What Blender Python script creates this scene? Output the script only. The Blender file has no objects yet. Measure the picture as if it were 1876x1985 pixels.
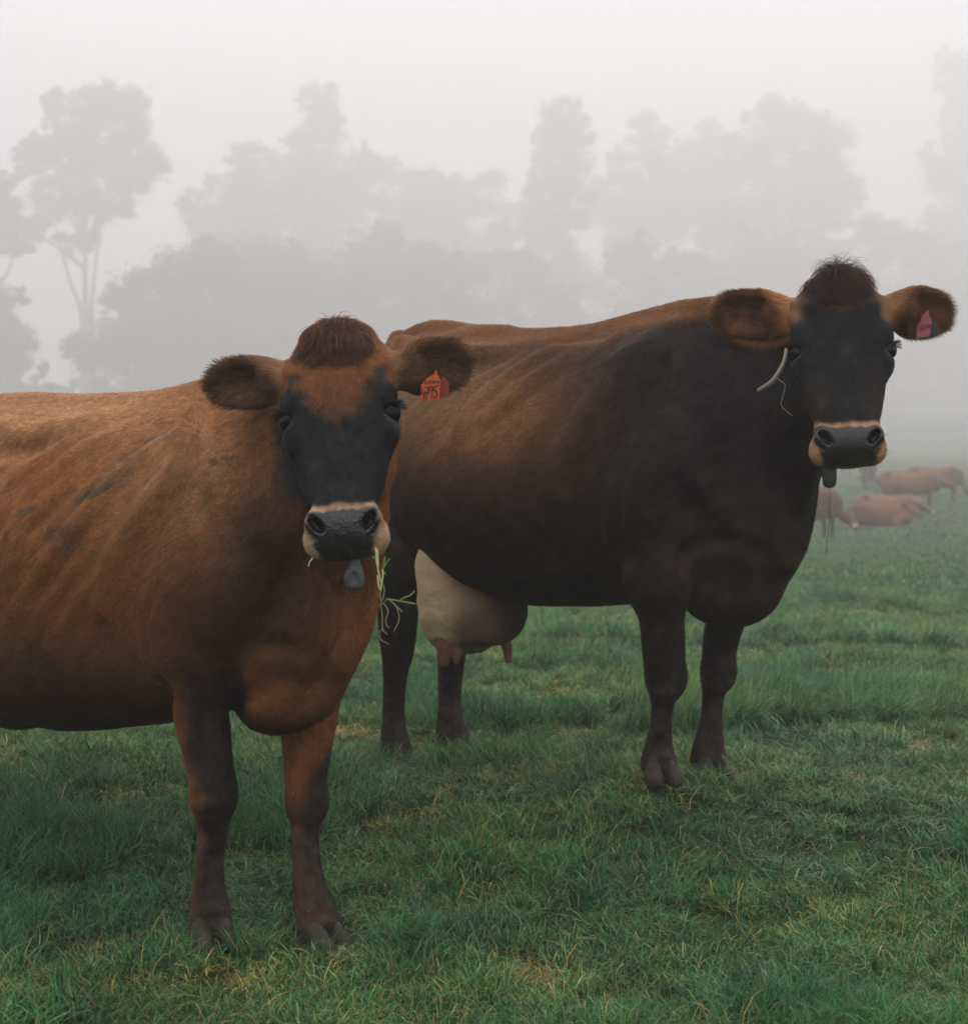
import bpy, bmesh, math, os, time
import numpy as np
import openvdb as vdb
from mathutils import Vector, Matrix
T0 = time.time()
PREV = os.environ.get('PREV', '')
S = bpy.context.scene
COL = S.collection
rng = np.random.default_rng(7)

# ------------------------------------------------------------------ camera
FPX, CX, HY, CAMH = 2790.0, 938.0, 870.0, 1.12      # focal length etc. in units of a 1876 x 1985 frame
cam = bpy.data.cameras.new('camera'); camo = bpy.data.objects.new('camera', cam); COL.objects.link(camo)
cam.sensor_fit = 'VERTICAL'; cam.sensor_height = 36; cam.lens = FPX / 1985 * 36
cam.shift_y = -(992.5 - HY) / 1985
cam.clip_start = 0.05; cam.clip_end = 2000
camo.location = (0, 0, CAMH); camo.rotation_euler = (math.radians(90), 0, 0)
cam.dof.use_dof = True; cam.dof.focus_distance = 3.4; cam.dof.aperture_fstop = 5.0
S.camera = camo

# ------------------------------------------------------------------ sky, sun, exposure
SUN_ROT, SUN_EL = math.radians(25), math.radians(52)
w = bpy.data.worlds.new('World'); S.world = w; w.use_nodes = True
nt = w.node_tree; nt.nodes.clear()
def wn(t, **k):
    n = nt.nodes.new(t)
    for a, b in k.items(): setattr(n, a, b)
    return n
sky = wn('ShaderNodeTexSky', sky_type='NISHITA'); sky.sun_disc = False
sky.sun_elevation = SUN_EL; sky.sun_rotation = SUN_ROT; sky.air_density = 1; sky.dust_density = 6; sky.ozone_density = 1
hs = wn('ShaderNodeHueSaturation'); hs.inputs['Saturation'].default_value = 0.10
tc = wn('ShaderNodeTexCoord'); sx = wn('ShaderNodeSeparateXYZ')
mr = wn('ShaderNodeMapRange'); mr.inputs[1].default_value = -0.05; mr.inputs[2].default_value = 1.0
mr.inputs[3].default_value = 8.2; mr.inputs[4].default_value = 20.0
cm = wn('ShaderNodeCombineColor')
mx = wn('ShaderNodeMix', data_type='RGBA'); mx.inputs[0].default_value = 0.9
bg = wn('ShaderNodeBackground'); bg.inputs[1].default_value = 0.1
wo = wn('ShaderNodeOutputWorld')
L = nt.links.new
L(tc.outputs['Generated'], sx.inputs[0]); L(sx.outputs['Z'], mr.inputs[0])
L(mr.outputs[0], cm.inputs[0]); L(mr.outputs[0], cm.inputs[1]); L(mr.outputs[0], cm.inputs[2])
L(sky.outputs[0], hs.inputs['Color']); L(hs.outputs[0], mx.inputs[6]); L(cm.outputs[0], mx.inputs[7])
tint = wn('ShaderNodeMix', data_type='RGBA', blend_type='MULTIPLY'); tint.inputs[0].default_value = 1; tint.inputs[7].default_value = (1.0, .980, .992, 1)
L(mx.outputs[2], tint.inputs[6]); L(tint.outputs[2], bg.inputs[0]); L(bg.outputs[0], wo.inputs[0])
sun = bpy.data.lights.new('sun', 'SUN'); sun.energy = 1.5; sun.angle = math.radians(20); sun.color = (1, 0.94, 0.88)
suno = bpy.data.objects.new('sun', sun); COL.objects.link(suno)
SD = Vector((math.sin(SUN_ROT) * math.cos(SUN_EL), math.cos(SUN_ROT) * math.cos(SUN_EL), math.sin(SUN_EL)))
suno.rotation_euler = (-SD).to_track_quat('-Z', 'Y').to_euler(); suno.location = SD * 50
S.view_settings.view_transform = 'Standard'; S.view_settings.look = 'None'
S.view_settings.exposure = 0.55; S.view_settings.gamma = 1.0
S.render.engine = 'CYCLES'
cy = S.cycles
cy.max_bounces = 6; cy.diffuse_bounces = 3; cy.glossy_bounces = 2; cy.transmission_bounces = 3
cy.volume_bounces = 1; cy.transparent_max_bounces = 6
cy.use_adaptive_sampling = True; cy.adaptive_threshold = 0.015
try: cy.denoising_prefilter = 'FAST'
except Exception: pass

# ------------------------------------------------------------------ helpers
def gs(v): return np.asarray(v, np.float64)
def hash3(ix, iy, iz, seed):
    h = (ix.astype(np.int64) * 374761393 + iy.astype(np.int64) * 668265263 + iz.astype(np.int64) * 2147483647 + seed * 974711) & 0xffffffff
    h = ((h ^ (h >> 13)) * 1274126177) & 0xffffffff
    h = h ^ (h >> 16)
    return (h & 0xffffff) / float(0xffffff)
def vnoise(p, scale, seed=0):
    """value noise in 0..1 at points p (n,3)"""
    q = p * scale; i = np.floor(q); f = q - i; f = f * f * (3 - 2 * f)
    r = 0
    for a in (0, 1):
        for b in (0, 1):
            for c in (0, 1):
                wgt = (f[:, 0] if a else 1 - f[:, 0]) * (f[:, 1] if b else 1 - f[:, 1]) * (f[:, 2] if c else 1 - f[:, 2])
                r = r + wgt * hash3(i[:, 0] + a, i[:, 1] + b, i[:, 2] + c, seed)
    return r
def fbm(p, scale, seed=0, o=3):
    r = 0; a = 0.5; t = 0
    for k in range(o):
        r = r + a * vnoise(p, scale * 2 ** k, seed + k * 17); t += a; a *= 0.5
    return r / t
def sstep(a, b, x):
    t = np.clip((x - a) / (b - a), 0, 1); return t * t * (3 - 2 * t)
def mixc(a, b, t):
    t = np.asarray(t)[:, None]; return a * (1 - t) + b * t
def P(px, py, d):
    """world point seen at frame position px,py at distance d"""
    return np.array([(px - CX) / FPX * d, d, CAMH + (HY - py) / FPX * d])

# terrain
_gt = np.array([(-40, 0), (0, -.02), (2.7, 0), (3.35, 0.0), (4.1, .11), (4.6, .10), (5.5, .10), (7, .07), (10, -.03), (15, -.28), (24, -.68), (32, -.93), (38, -1.0), (45, -.80), (60, -.5), (100, -.2), (185, .6), (250, 6.0), (370, 14.0), (520, 22)])
_gx = np.linspace(-40, 520, 5601); _gz = np.interp(_gx, _gt[:, 0], _gt[:, 1])
for _ in range(3):
    kk = np.ones(5) / 5; _gz = np.convolve(np.pad(_gz, 2, mode='edge'), kk, mode='valid')
def ground(x, y):
    x = np.asarray(x, float); y = np.asarray(y, float)
    z = np.interp(y, _gx, _gz)
    z = z + .07 * np.exp(-(((x - .75) / .75) ** 2 + ((y - 4.15) / .6) ** 2))
    z = z - .035 * np.exp(-(((x + .25) / .55) ** 2 + ((y - 5.0) / .5) ** 2))
    fade = sstep(3.6, 6.5, y)
    z = z + fade * .03 * np.sin(x * .9 + y * .5) * np.sin(y * .7 - x * .3)
    pts = np.stack([x.ravel(), y.ravel(), 0 * x.ravel()], 1)
    n = (fbm(pts, 3.0, 3, 2) - .5).reshape(x.shape)
    z = z + n * .03
    for fx, fy, fz in FEET:
        wt = np.exp(-(((x - fx) ** 2 + (y - fy) ** 2) / .12 ** 2)); z = z * (1 - wt) + fz * wt
    return z
FEET = []                                             # x, y, z of the near cows' feet: the turf gives way under them

# ------------------------------------------------------------------ objects
def new_mesh(name, verts, faces, mat=None, parent=None, smooth=True, attrs=None):
    me = bpy.data.meshes.new(name)
    verts = np.ascontiguousarray(verts, np.float32)
    if isinstance(faces, list) and len(faces) and len({len(f) for f in faces}) > 1:
        me.from_pydata(verts.tolist(), [], [list(map(int, f)) for f in faces])
    else:
        faces = np.ascontiguousarray(faces, np.int32)
        n, k = faces.shape
        me.vertices.add(len(verts)); me.vertices.foreach_set('co', verts.ravel())
        me.loops.add(n * k); me.loops.foreach_set('vertex_index', faces.ravel())
        me.polygons.add(n); me.polygons.foreach_set('loop_start', np.arange(0, n * k, k, dtype=np.int32))
        me.update(calc_edges=True)
    if smooth: me.polygons.foreach_set('use_smooth', np.ones(len(me.polygons), bool))
    for an, (ty, val) in (attrs or {}).items():
        a = me.attributes.new(an, ty, 'POINT')
        if ty == 'FLOAT_COLOR': a.data.foreach_set('color', np.hstack([val, np.ones((len(val), 1))]).astype(np.float32).ravel())
        else: a.data.foreach_set('value', np.asarray(val, np.float32))
    me.validate()
    o = bpy.data.objects.new(name, me); COL.objects.link(o)
    if mat: me.materials.append(mat)
    if parent: o.parent = parent
    return o
def thing(name, label, cat, loc=(0, 0, 0), rotz=0, group=None):
    o = bpy.data.objects.new(name, None); COL.objects.link(o); o.location = loc; o.rotation_euler = (0, 0, rotz)
    o.empty_display_size = .2
    tag(o, label, cat, group); return o
def tag(o, label, cat, group=None, kind=None):
    if label: o['label'] = label
    if cat: o['category'] = cat
    if group: o['group'] = group
    if kind: o['kind'] = kind
    return o
def mat(name, col=(.5, .5, .5), rough=.6, spec=.3, sss=0):
    m = bpy.data.materials.new(name); m.use_nodes = True
    b = m.node_tree.nodes['Principled BSDF']
    b.inputs['Base Color'].default_value = (*col, 1); b.inputs['Roughness'].default_value = rough
    b.inputs['Specular IOR Level'].default_value = spec
    return m
def mnode(m, t, **k):
    n = m.node_tree.nodes.new(t)
    for a, b in k.items(): setattr(n, a, b)
    return n

# ------------------------------------------------------------------ implicit surface modelling
class Field:
    def __init__(s): s.ops = []
    def add(s, fn, lo, hi, k=.03, mode='u'):
        s.ops.append((fn, gs(lo), gs(hi), k, mode))
    def ev(s, X, Y, Z, F, k, mode, fn):
        d = fn(X, Y, Z)
        if mode == 'u':
            h = np.maximum(k - np.abs(F - d), 0) / k if k > 0 else 0
            return np.minimum(F, d) - h * h * k * .25
        if mode == 's':
            d = -d
            h = np.maximum(k - np.abs(F - d), 0) / k
            return np.maximum(F, d) + h * h * k * .25
        if mode == 'd': return F + d          # displacement
    def grid(s, lo, hi, vs):
        lo = gs(lo); n = np.ceil((gs(hi) - lo) / vs).astype(int) + 1
        F = np.full(n, 1.0, np.float32)
        ax = [(lo[i] + np.arange(n[i]) * vs).astype(np.float32) for i in range(3)]
        for fn, a, b, k, mode in s.ops:
            pad = k + 2 * vs + .02 if mode != 'd' else 0
            i0 = np.clip(np.floor((a - pad - lo) / vs).astype(int), 0, n - 1); i1 = np.clip(np.ceil((b + pad - lo) / vs).astype(int) + 1, 1, n)
            if (i1 <= i0).any(): continue
            sl = tuple(slice(i0[j], i1[j]) for j in range(3))
            X = ax[0][sl[0]][:, None, None]; Y = ax[1][sl[1]][None, :, None]; Z = ax[2][sl[2]][None, None, :]
            F[sl] = s.ev(X, Y, Z, F[sl], k, mode, fn)
        return F, lo
    def pts(s, p):
        F = np.full(len(p), 1.0); X, Y, Z = p[:, 0], p[:, 1], p[:, 2]
        for fn, a, b, k, mode in s.ops:
            pad = k + .03 if mode != 'd' else 0
            m = ((p > a - pad) & (p < b + pad)).all(1)
            if m.any(): F[m] = s.ev(X[m], Y[m], Z[m], F[m], k, mode, fn)
        return F
    def mesh(s, lo, hi, vs):
        F, lo = s.grid(lo, hi, vs)
        g = vdb.FloatGrid(background=1.0); g.copyFromArray(F); g.transform = vdb.createLinearTransform(voxelSize=vs)
        p, q = g.convertToQuads()
        return p + lo, q[:, ::-1].astype(np.int64)
    def grad(s, p, e=.0015):
        g = np.stack([s.pts(p + e * v) - s.pts(p - e * v) for v in np.eye(3)], 1) / (2 * e)
        return g
    def project(s, p, it=3):
        p = p.copy()
        for _ in range(it):
            f = s.pts(p); g = s.grad(p); gg = np.maximum((g * g).sum(1), .05)
            st = -(f / gg)[:, None] * g; l = np.linalg.norm(st, axis=1)
            st *= np.minimum(1, .004 / np.maximum(l, 1e-9))[:, None]
            p += st
        return p

def ell(F, c, r, R=None, k=.03, mode='u'):
    c = gs(c); r = gs(r); R = np.eye(3) if R is None else gs(R)   # rows of R = local axes
    ext = np.sqrt(((R * r[:, None]) ** 2).sum(0))
    def fn(X, Y, Z):
        x, y, z = X - c[0], Y - c[1], Z - c[2]
        a = (R[0, 0] * x + R[0, 1] * y + R[0, 2] * z); b = (R[1, 0] * x + R[1, 1] * y + R[1, 2] * z); e = (R[2, 0] * x + R[2, 1] * y + R[2, 2] * z)
        k0 = np.sqrt((a / r[0]) ** 2 + (b / r[1]) ** 2 + (e / r[2]) ** 2)
        k1 = np.sqrt((a / r[0] ** 2) ** 2 + (b / r[1] ** 2) ** 2 + (e / r[2] ** 2) ** 2) + 1e-6
        return k0 * (k0 - 1) / k1
    F.add(fn, c - ext, c + ext, k, mode)
def rc(F, a, b, ra, rb, k=.03, mode='u'):
    a = gs(a); b = gs(b); ba = b - a; L2 = ba @ ba + 1e-9
    def fn(X, Y, Z):
        x, y, z = X - a[0], Y - a[1], Z - a[2]
        t = np.clip((x * ba[0] + y * ba[1] + z * ba[2]) / L2, 0, 1)
        return np.sqrt((x - t * ba[0]) ** 2 + (y - t * ba[1]) ** 2 + (z - t * ba[2]) ** 2) - (ra + (rb - ra) * t)
    F.add(fn, np.minimum(a - ra, b - rb), np.maximum(a + ra, b + rb), k, mode)
def catmull(pts, n=5):
    pts = gs(pts); e = np.vstack([2 * pts[0] - pts[1], pts, 2 * pts[-1] - pts[-2]]); out = []
    for i in range(1, len(e) - 2):
        for t in np.arange(n) / n:
            p0, p1, p2, p3 = e[i - 1], e[i], e[i + 1], e[i + 2]
            out.append(.5 * ((2 * p1) + (-p0 + p2) * t + (2 * p0 - 5 * p1 + 4 * p2 - p3) * t * t + (-p0 + 3 * p1 - 3 * p2 + p3) * t ** 3))
    return np.array(out + [pts[-1]])
def chain(F, pts, rad, k=.03, n=3, mode='u'):
    q = catmull(np.hstack([gs(pts), gs(rad)[:, None]]), n) if len(pts) > 2 else np.hstack([gs(pts), gs(rad)[:, None]])
    def fn(X, Y, Z):
        d = None
        for i in range(len(q) - 1):
            a, ra, ba, rb = q[i, :3], q[i, 3], q[i + 1, :3] - q[i, :3], q[i + 1, 3]
            x, y, z = X - a[0], Y - a[1], Z - a[2]
            t = np.clip((x * ba[0] + y * ba[1] + z * ba[2]) / (ba @ ba + 1e-9), 0, 1)
            e = np.sqrt((x - t * ba[0]) ** 2 + (y - t * ba[1]) ** 2 + (z - t * ba[2]) ** 2) - (ra + (rb - ra) * t)
            d = e if d is None else np.minimum(d, e)
        return d
    r = q[:, 3:4]
    F.add(fn, (q[:, :3] - r).min(0), (q[:, :3] + r).max(0), k, mode)
def smooth_table(T, n=300, sm=9):
    T = gs(T); u = np.linspace(T[0, 0], T[-1, 0], n); out = [u]
    for c in range(1, T.shape[1]):
        v = np.interp(u, T[:, 0], T[:, c])
        for _ in range(3):
            v = np.convolve(np.pad(v, sm // 2, mode='edge'), np.ones(sm) / sm, mode='valid')
        out.append(v)
    return out
def loft(F, c, R, T, pu=2., pl=2., k=.03, sm=25, disp=None):
    """T rows: u, half width, top, bottom, level of greatest width. R rows: along, sideways, up."""
    c = gs(c); R = gs(R); u, hw, tp, bt, ce = smooth_table(T, 300, sm)
    u0, u1 = u[0], u[-1]
    zl, zh = bt.min(), tp.max(); wm = hw.max()
    cor = np.array([[a, b, e] for a in (u0, u1) for b in (-wm, wm) for e in (zl, zh)]) @ R + c
    def fn(X, Y, Z):
        x, y, z = X - c[0], Y - c[1], Z - c[2]
        a = (R[0, 0] * x + R[0, 1] * y + R[0, 2] * z); b = (R[1, 0] * x + R[1, 1] * y + R[1, 2] * z); e = (R[2, 0] * x + R[2, 1] * y + R[2, 2] * z)
        ac = np.clip(a, u0, u1)
        W = np.interp(ac, u, hw); TP = np.interp(ac, u, tp); BT = np.interp(ac, u, bt); CE = np.interp(ac, u, ce)
        up = e - CE; H = np.where(up > 0, TP - CE, CE - BT)
        yn = np.abs(b) / W; zn = np.abs(up) / H
        p = np.where(up > 0, pu, pl)
        q = (yn ** p + zn ** p + 1e-9) ** (1 / p)
        # distance estimate
        rad = np.sqrt(b * b + up * up) + 1e-6
        d = rad * (1 - 1 / np.maximum(q, 1e-3))
        d = np.where(q < .3, -np.minimum(W, H) * (1 - q), d)
        if disp is not None: d = d - disp(a, b, e)
        over = np.abs(a - ac)
        return np.where(over > 0, np.sqrt(np.maximum(d, 0) ** 2 + over ** 2) + np.minimum(d, 0), d)
    F.add(fn, cor.min(0), cor.max(0), k)
def frame(x, zhint):
    """orthonormal rows: x, y, z with z close to zhint"""
    x = gs(x); x = x / np.linalg.norm(x); z = gs(zhint) - (gs(zhint) @ x) * x; z /= np.linalg.norm(z)
    return np.stack([x, np.cross(z, x), z])
def refine(F, V, Q, mask):
    """split the quads touched by mask and pull every vertex there onto the surface"""
    bm = bmesh.new()
    vs = [bm.verts.new(v) for v in V]
    bm.verts.ensure_lookup_table()
    for f in Q:
        try: bm.faces.new([vs[i] for i in f])
        except ValueError: pass
    bm.verts.index_update()
    es = [e for e in bm.edges if mask[e.verts[0].index] and mask[e.verts[1].index]]
    bmesh.ops.subdivide_edges(bm, edges=es, cuts=1, use_grid_fill=True)
    bm.verts.index_update()
    V2 = np.array([v.co[:] for v in bm.verts]); fc = [[v.index for v in f.verts] for f in bm.faces]
    bm.free()
    tri = []
    for f in fc:
        if len(f) == 4: tri += [(f[0], f[1], f[2]), (f[0], f[2], f[3])]
        else:
            j = max(range(len(f)), key=lambda i: f[i]); f = f[j:] + f[:j]
            tri += [(f[0], f[i], f[i + 1]) for i in range(1, len(f) - 1)]
    return V2, np.array(tri)
# ------------------------------------------------------------------ the two near cows
class Frame:
    def __init__(s, O, deg):
        s.O = gs(O); t = math.radians(deg); s.th = t
        s.H = np.array([math.cos(t), -math.sin(t), 0]); s.Lf = np.array([math.sin(t), math.cos(t), 0]); s.U = np.array([0, 0, 1.])
        s.M = np.stack([s.H, s.Lf, s.U])
    def loc(s, p): return s.M @ (gs(p) - s.O)
    def vec(s, v): return s.M @ gs(v)
    def at(s, px, py, d): return s.loc(P(px, py, d))
    def pl(s, px, py, yl):
        """local point on the plane y_local = yl seen at px,py -> (point, distance)"""
        r = np.array([(px - CX) / FPX, 1, (HY - py) / FPX]); c = np.array([0, 0, CAMH])
        t = (yl - (c - s.O) @ s.Lf) / (r @ s.Lf)
        return s.loc(c + r * t), t

def head_basis(fr, c, yaw, pitch, roll):
    """rows u (down the face), v (frame right), w (out of the face), in the cow's own axes"""
    c = gs(c); f0 = np.array([0, 0, CAMH]) - c; f0[2] = 0; f0 /= np.linalg.norm(f0)
    a = math.radians(yaw); f0 = np.array([f0[0] * math.cos(a) - f0[1] * math.sin(a), f0[0] * math.sin(a) + f0[1] * math.cos(a), 0])
    p = math.radians(pitch); z = np.array([0, 0, 1.])
    u = -math.cos(p) * z + math.sin(p) * f0; wv = math.cos(p) * f0 + math.sin(p) * z
    v = np.cross(wv, u)
    r = math.radians(roll); u, v = u * math.cos(r) + v * math.sin(r), v * math.cos(r) - u * math.sin(r)
    return np.stack([u, v, wv]) @ fr.M.T

def leg(F, fr, rows, yl, k=.02, depth=1.0, off=None):
    pts = []; rad = []
    for i, (a, b, y) in enumerate(rows):
        yy = yl[i] if isinstance(yl, (list, tuple)) else yl
        p, d = fr.pl((a + b) / 2, y, yy); pts.append(p); rad.append((b - a) / 2 * d / FPX * .97)
    chain(F, pts, rad, k); return np.array(pts), np.array(rad)

def build_head(F, hc, B, s=1.0, broad=1.0, mz=1.0, low=1.0, knot=1.0):
    def h(u, v, w): return hc + (np.array([u, v, w]) * s) @ B
    T = np.array([(-.19, .05, -.03, -.10, -.06), (-.165, .082, -.012, -.13, -.06), (-.12, .105, .006, -.165, -.05), (-.06, .110, .012, -.20, -.05),
         (0, .102, .012, -.215, -.045), (.05, .088, .008, -.20, -.045), (.11, .073, .006, -.165, -.045), (.16, .065, .006, -.13, -.04), (.20, .063, .006, -.115, -.04),
         (.222, .060, .002, -.11, -.04), (.234, .045, -.012, -.09, -.05)]) * s
    T[:, 1] *= broad * np.where(T[:, 0] > .07 * s, low, 1)
    loft(F, hc, B, T, pu=2.7, pl=1.9, k=.03, sm=17)
    # poll, brow ridges and orbits
    ell(F, h(-.165, 0, -.055), (.035 * s, .075 * s, .05 * s), B, .05)
    ell(F, h(-.186, 0, -.050), (.036 * s, .062 * s * knot, .050 * s), B, .03)
    for sg in (-1, 1):
        ell(F, h(-.035, sg * .090 * broad, -.022), (.035 * s, .026 * s, .030 * s), B, .03)       # brow
        ell(F, h(.028, sg * .094 * broad, -.040), (.035 * s, .022 * s, .034 * s), B, .025)      # lower lid and cheekbone
        rc(F, h(.04, sg * .085, -.05), h(.15, sg * .062, -.045), .022 * s, .016 * s, .03)         # facial crest
        ell(F, h(.03, sg * .060, -.135), (.10 * s, .030 * s, .07 * s), B, .04)                    # jaw muscle
        ell(F, h(-.02, sg * .050, .022), (.07 * s, .022 * s, .016 * s), B, .03, 's')              # hollow inside the eye
        ell(F, h(.065, sg * .055, .018), (.05 * s, .016 * s, .014 * s), B, .03, 's')
    # muzzle
    ell(F, h(.232, 0, -.036), (.042 * s, .071 * s * mz, .046 * s), B, .030)
    ell(F, h(.252, 0, -.052), (.040 * s, .072 * s * mz, .050 * s), B, .025)
    for sg in (-1, 1):
        ell(F, h(.254, sg * .054 * mz, -.058), (.033 * s, .031 * s, .04 * s), B, .02)                   # lip corners
        ell(F, h(.230, sg * .056 * mz, -.012), (.024 * s, .020 * s, .020 * s), B, .015)                # nostril wings
    ell(F, h(.246, 0, -.090), (.034 * s, .060 * s, .040 * s), B, .02)                            # chin
    # mouth line
    ell(F, h(.272, 0, -.066), (.016 * s, .056 * s * mz, .034 * s), B, .018)
    for sg in (-1, 1):
        Bn = B.copy(); a = sg * math.radians(38)
        Bn[0] = B[0] * math.cos(a) + B[1] * math.sin(a) * -1; Bn[1] = np.cross(B[2], Bn[0])
        ell(F, h(.238, sg * .052 * mz, .004), (.021 * s, .0098 * s, .026 * s), Bn, .009, 's')           # nostril
        ell(F, h(.258, sg * .062 * mz, -.002), (.018 * s, .0050 * s, .014 * s), Bn, .008, 's')
        # eye opening
        ell(F, h(.002, sg * .111 * broad, -.022), (.0185 * s, .022 * s, .027 * s), B, .006, 's')
    return h

def ear(F, base, tip, up, face, L, W, cup=.6, k=.02):
    """a cupped ear: rows e (base to tip), b (up), c (opening)"""
    e = gs(tip) - gs(base); e /= np.linalg.norm(e)
    c = gs(face) - (gs(face) @ e) * e; c /= np.linalg.norm(c); b = np.cross(c, e)
    R = np.stack([e, b, c]); mid = gs(base) + e * L * .53
    G = Field()
    ell(G, mid, (L * .52, W * .5, .019), R, .01); ell(G, gs(base) + e * L * .80, (L * .22, W * .30, .012), R, .02)
    ell(G, gs(base) + e * L * .30, (L * .34, W * .36, .030), R, .03)
    ell(G, mid + c * .020 - e * L * .02, (L * .43, W * .39, .026), R, .012, 's')
    def fn(X, Y, Z):
        X, Y, Z = np.broadcast_arrays(X, Y, Z); sh = X.shape; Fv = np.full(sh, 1.0, np.float32)
        for f2, a, b2, kk, mode in G.ops: Fv = G.ev(X, Y, Z, Fv, kk, mode, f2)
        return Fv
    ext = np.sqrt(((R * np.array([L * .6, W * .55, .05])[:, None]) ** 2).sum(0))
    F.add(fn, mid - ext, mid + ext, k)
    return R, mid

def tube_mesh(pts, rad, n=8, flat=None):
    """closed tube through pts"""
    pts = gs(pts); rad = np.broadcast_to(rad, (len(pts),)); V = []; Q = []
    t = np.gradient(pts, axis=0); t /= np.linalg.norm(t, axis=1)[:, None] + 1e-12
    ref = np.array([.3, .2, 1.]); ref /= np.linalg.norm(ref)
    for i, (p, r) in enumerate(zip(pts, rad)):
        a = ref - (ref @ t[i]) * t[i]; a /= np.linalg.norm(a); ref = a; b = np.cross(t[i], a)
        for j in range(n):
            an = 2 * math.pi * j / n; V.append(p + r * (math.cos(an) * a + (flat or 1) * math.sin(an) * b))
    for i in range(len(pts) - 1):
        for j in range(n):
            Q.append((i * n + j, i * n + (j + 1) % n, (i + 1) * n + (j + 1) % n, (i + 1) * n + j))
    fs = [list(q) for q in Q] + [list(range(n))[::-1], [(len(pts) - 1) * n + j for j in range(n)]]
    return np.array(V), fs

def surf(F, fr, px, py, d0, d1):
    r = np.array([(px - CX) / FPX, 1, (HY - py) / FPX]); d = np.arange(d0, d1, .006); p = (np.array([0, 0, CAMH]) + d[:, None] * r - fr.O) @ fr.M.T
    f = F.pts(p); i = np.argmax(f < 0)
    if f[i] >= 0: return None
    t = f[i - 1] / (f[i - 1] - f[i]) if i else 0
    return p[i - 1] * (1 - t) + p[i] * t
def sculpt(F, fr, lines, d0, d1):
    """muscle ridges and skin folds: tubes laid along the surface, mostly sunk into it (ridge) or carved out of it (groove)"""
    todo = []
    for kind, r, amt, k, pts in lines:
        q = catmull(gs(pts), 3); P3 = [surf(F, fr, x, y, d0, d1) for x, y in q]; P3 = [p for p in P3 if p is not None]
        P3 = [p for i, p in enumerate(P3) if i == 0 or np.linalg.norm(p - P3[i - 1]) < .10]      # drop rays that slipped past an outline
        if len(P3) < 3: continue
        P3 = np.array(P3); n = F.grad(P3, .01); n /= np.linalg.norm(n, axis=1)[:, None] + 1e-9
        c = P3 + n * ((amt - r) if kind == 'r' else (r - amt)); m = len(c); tp = np.minimum(1, .35 + 2.2 * np.minimum(np.arange(m), np.arange(m)[::-1]) / m)
        c = c - n * ((1 - tp) * r * (1 if kind == 'r' else -1))[:, None]
        todo.append((c, np.full(m, r), k, 'u' if kind == 'r' else 's'))
    for c, rr, k, mode in todo: chain(F, c, rr, k, 1, mode)
COWS = {}
def torso_disp(ribs, ramp, sp, x0, x1, zc, zw, slope):
    def f(a, b, e):
        q = (a + slope * (zc + .25 - e) + .25 * (zc + .25 - e) ** 2)
        wv = np.sin(q / sp * 2 * math.pi + 1.3 * np.sin(e * 5 + a * 4) + .8 * np.sin(q * 9))
        m = sstep(x0, x0 + .25, a) * (1 - sstep(x1 - .2, x1, a)) * np.exp(-((e - zc) / zw) ** 2) * sstep(.05, .14, np.abs(b))
        m = m * (.25 + .75 * (np.sin(q * 7.3 + 1.1) * np.sin(e * 11 - q * 3) * .5 + .5))
        lump = np.sin(a * 9 + e * 5) * np.sin(e * 8 - a * 6) * .004 + np.sin(a * 21 + 2 * np.sin(e * 9)) * np.sin(e * 17 + a * 5) * .0012
        return ramp * wv * m * ribs + lump
    return f

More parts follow.
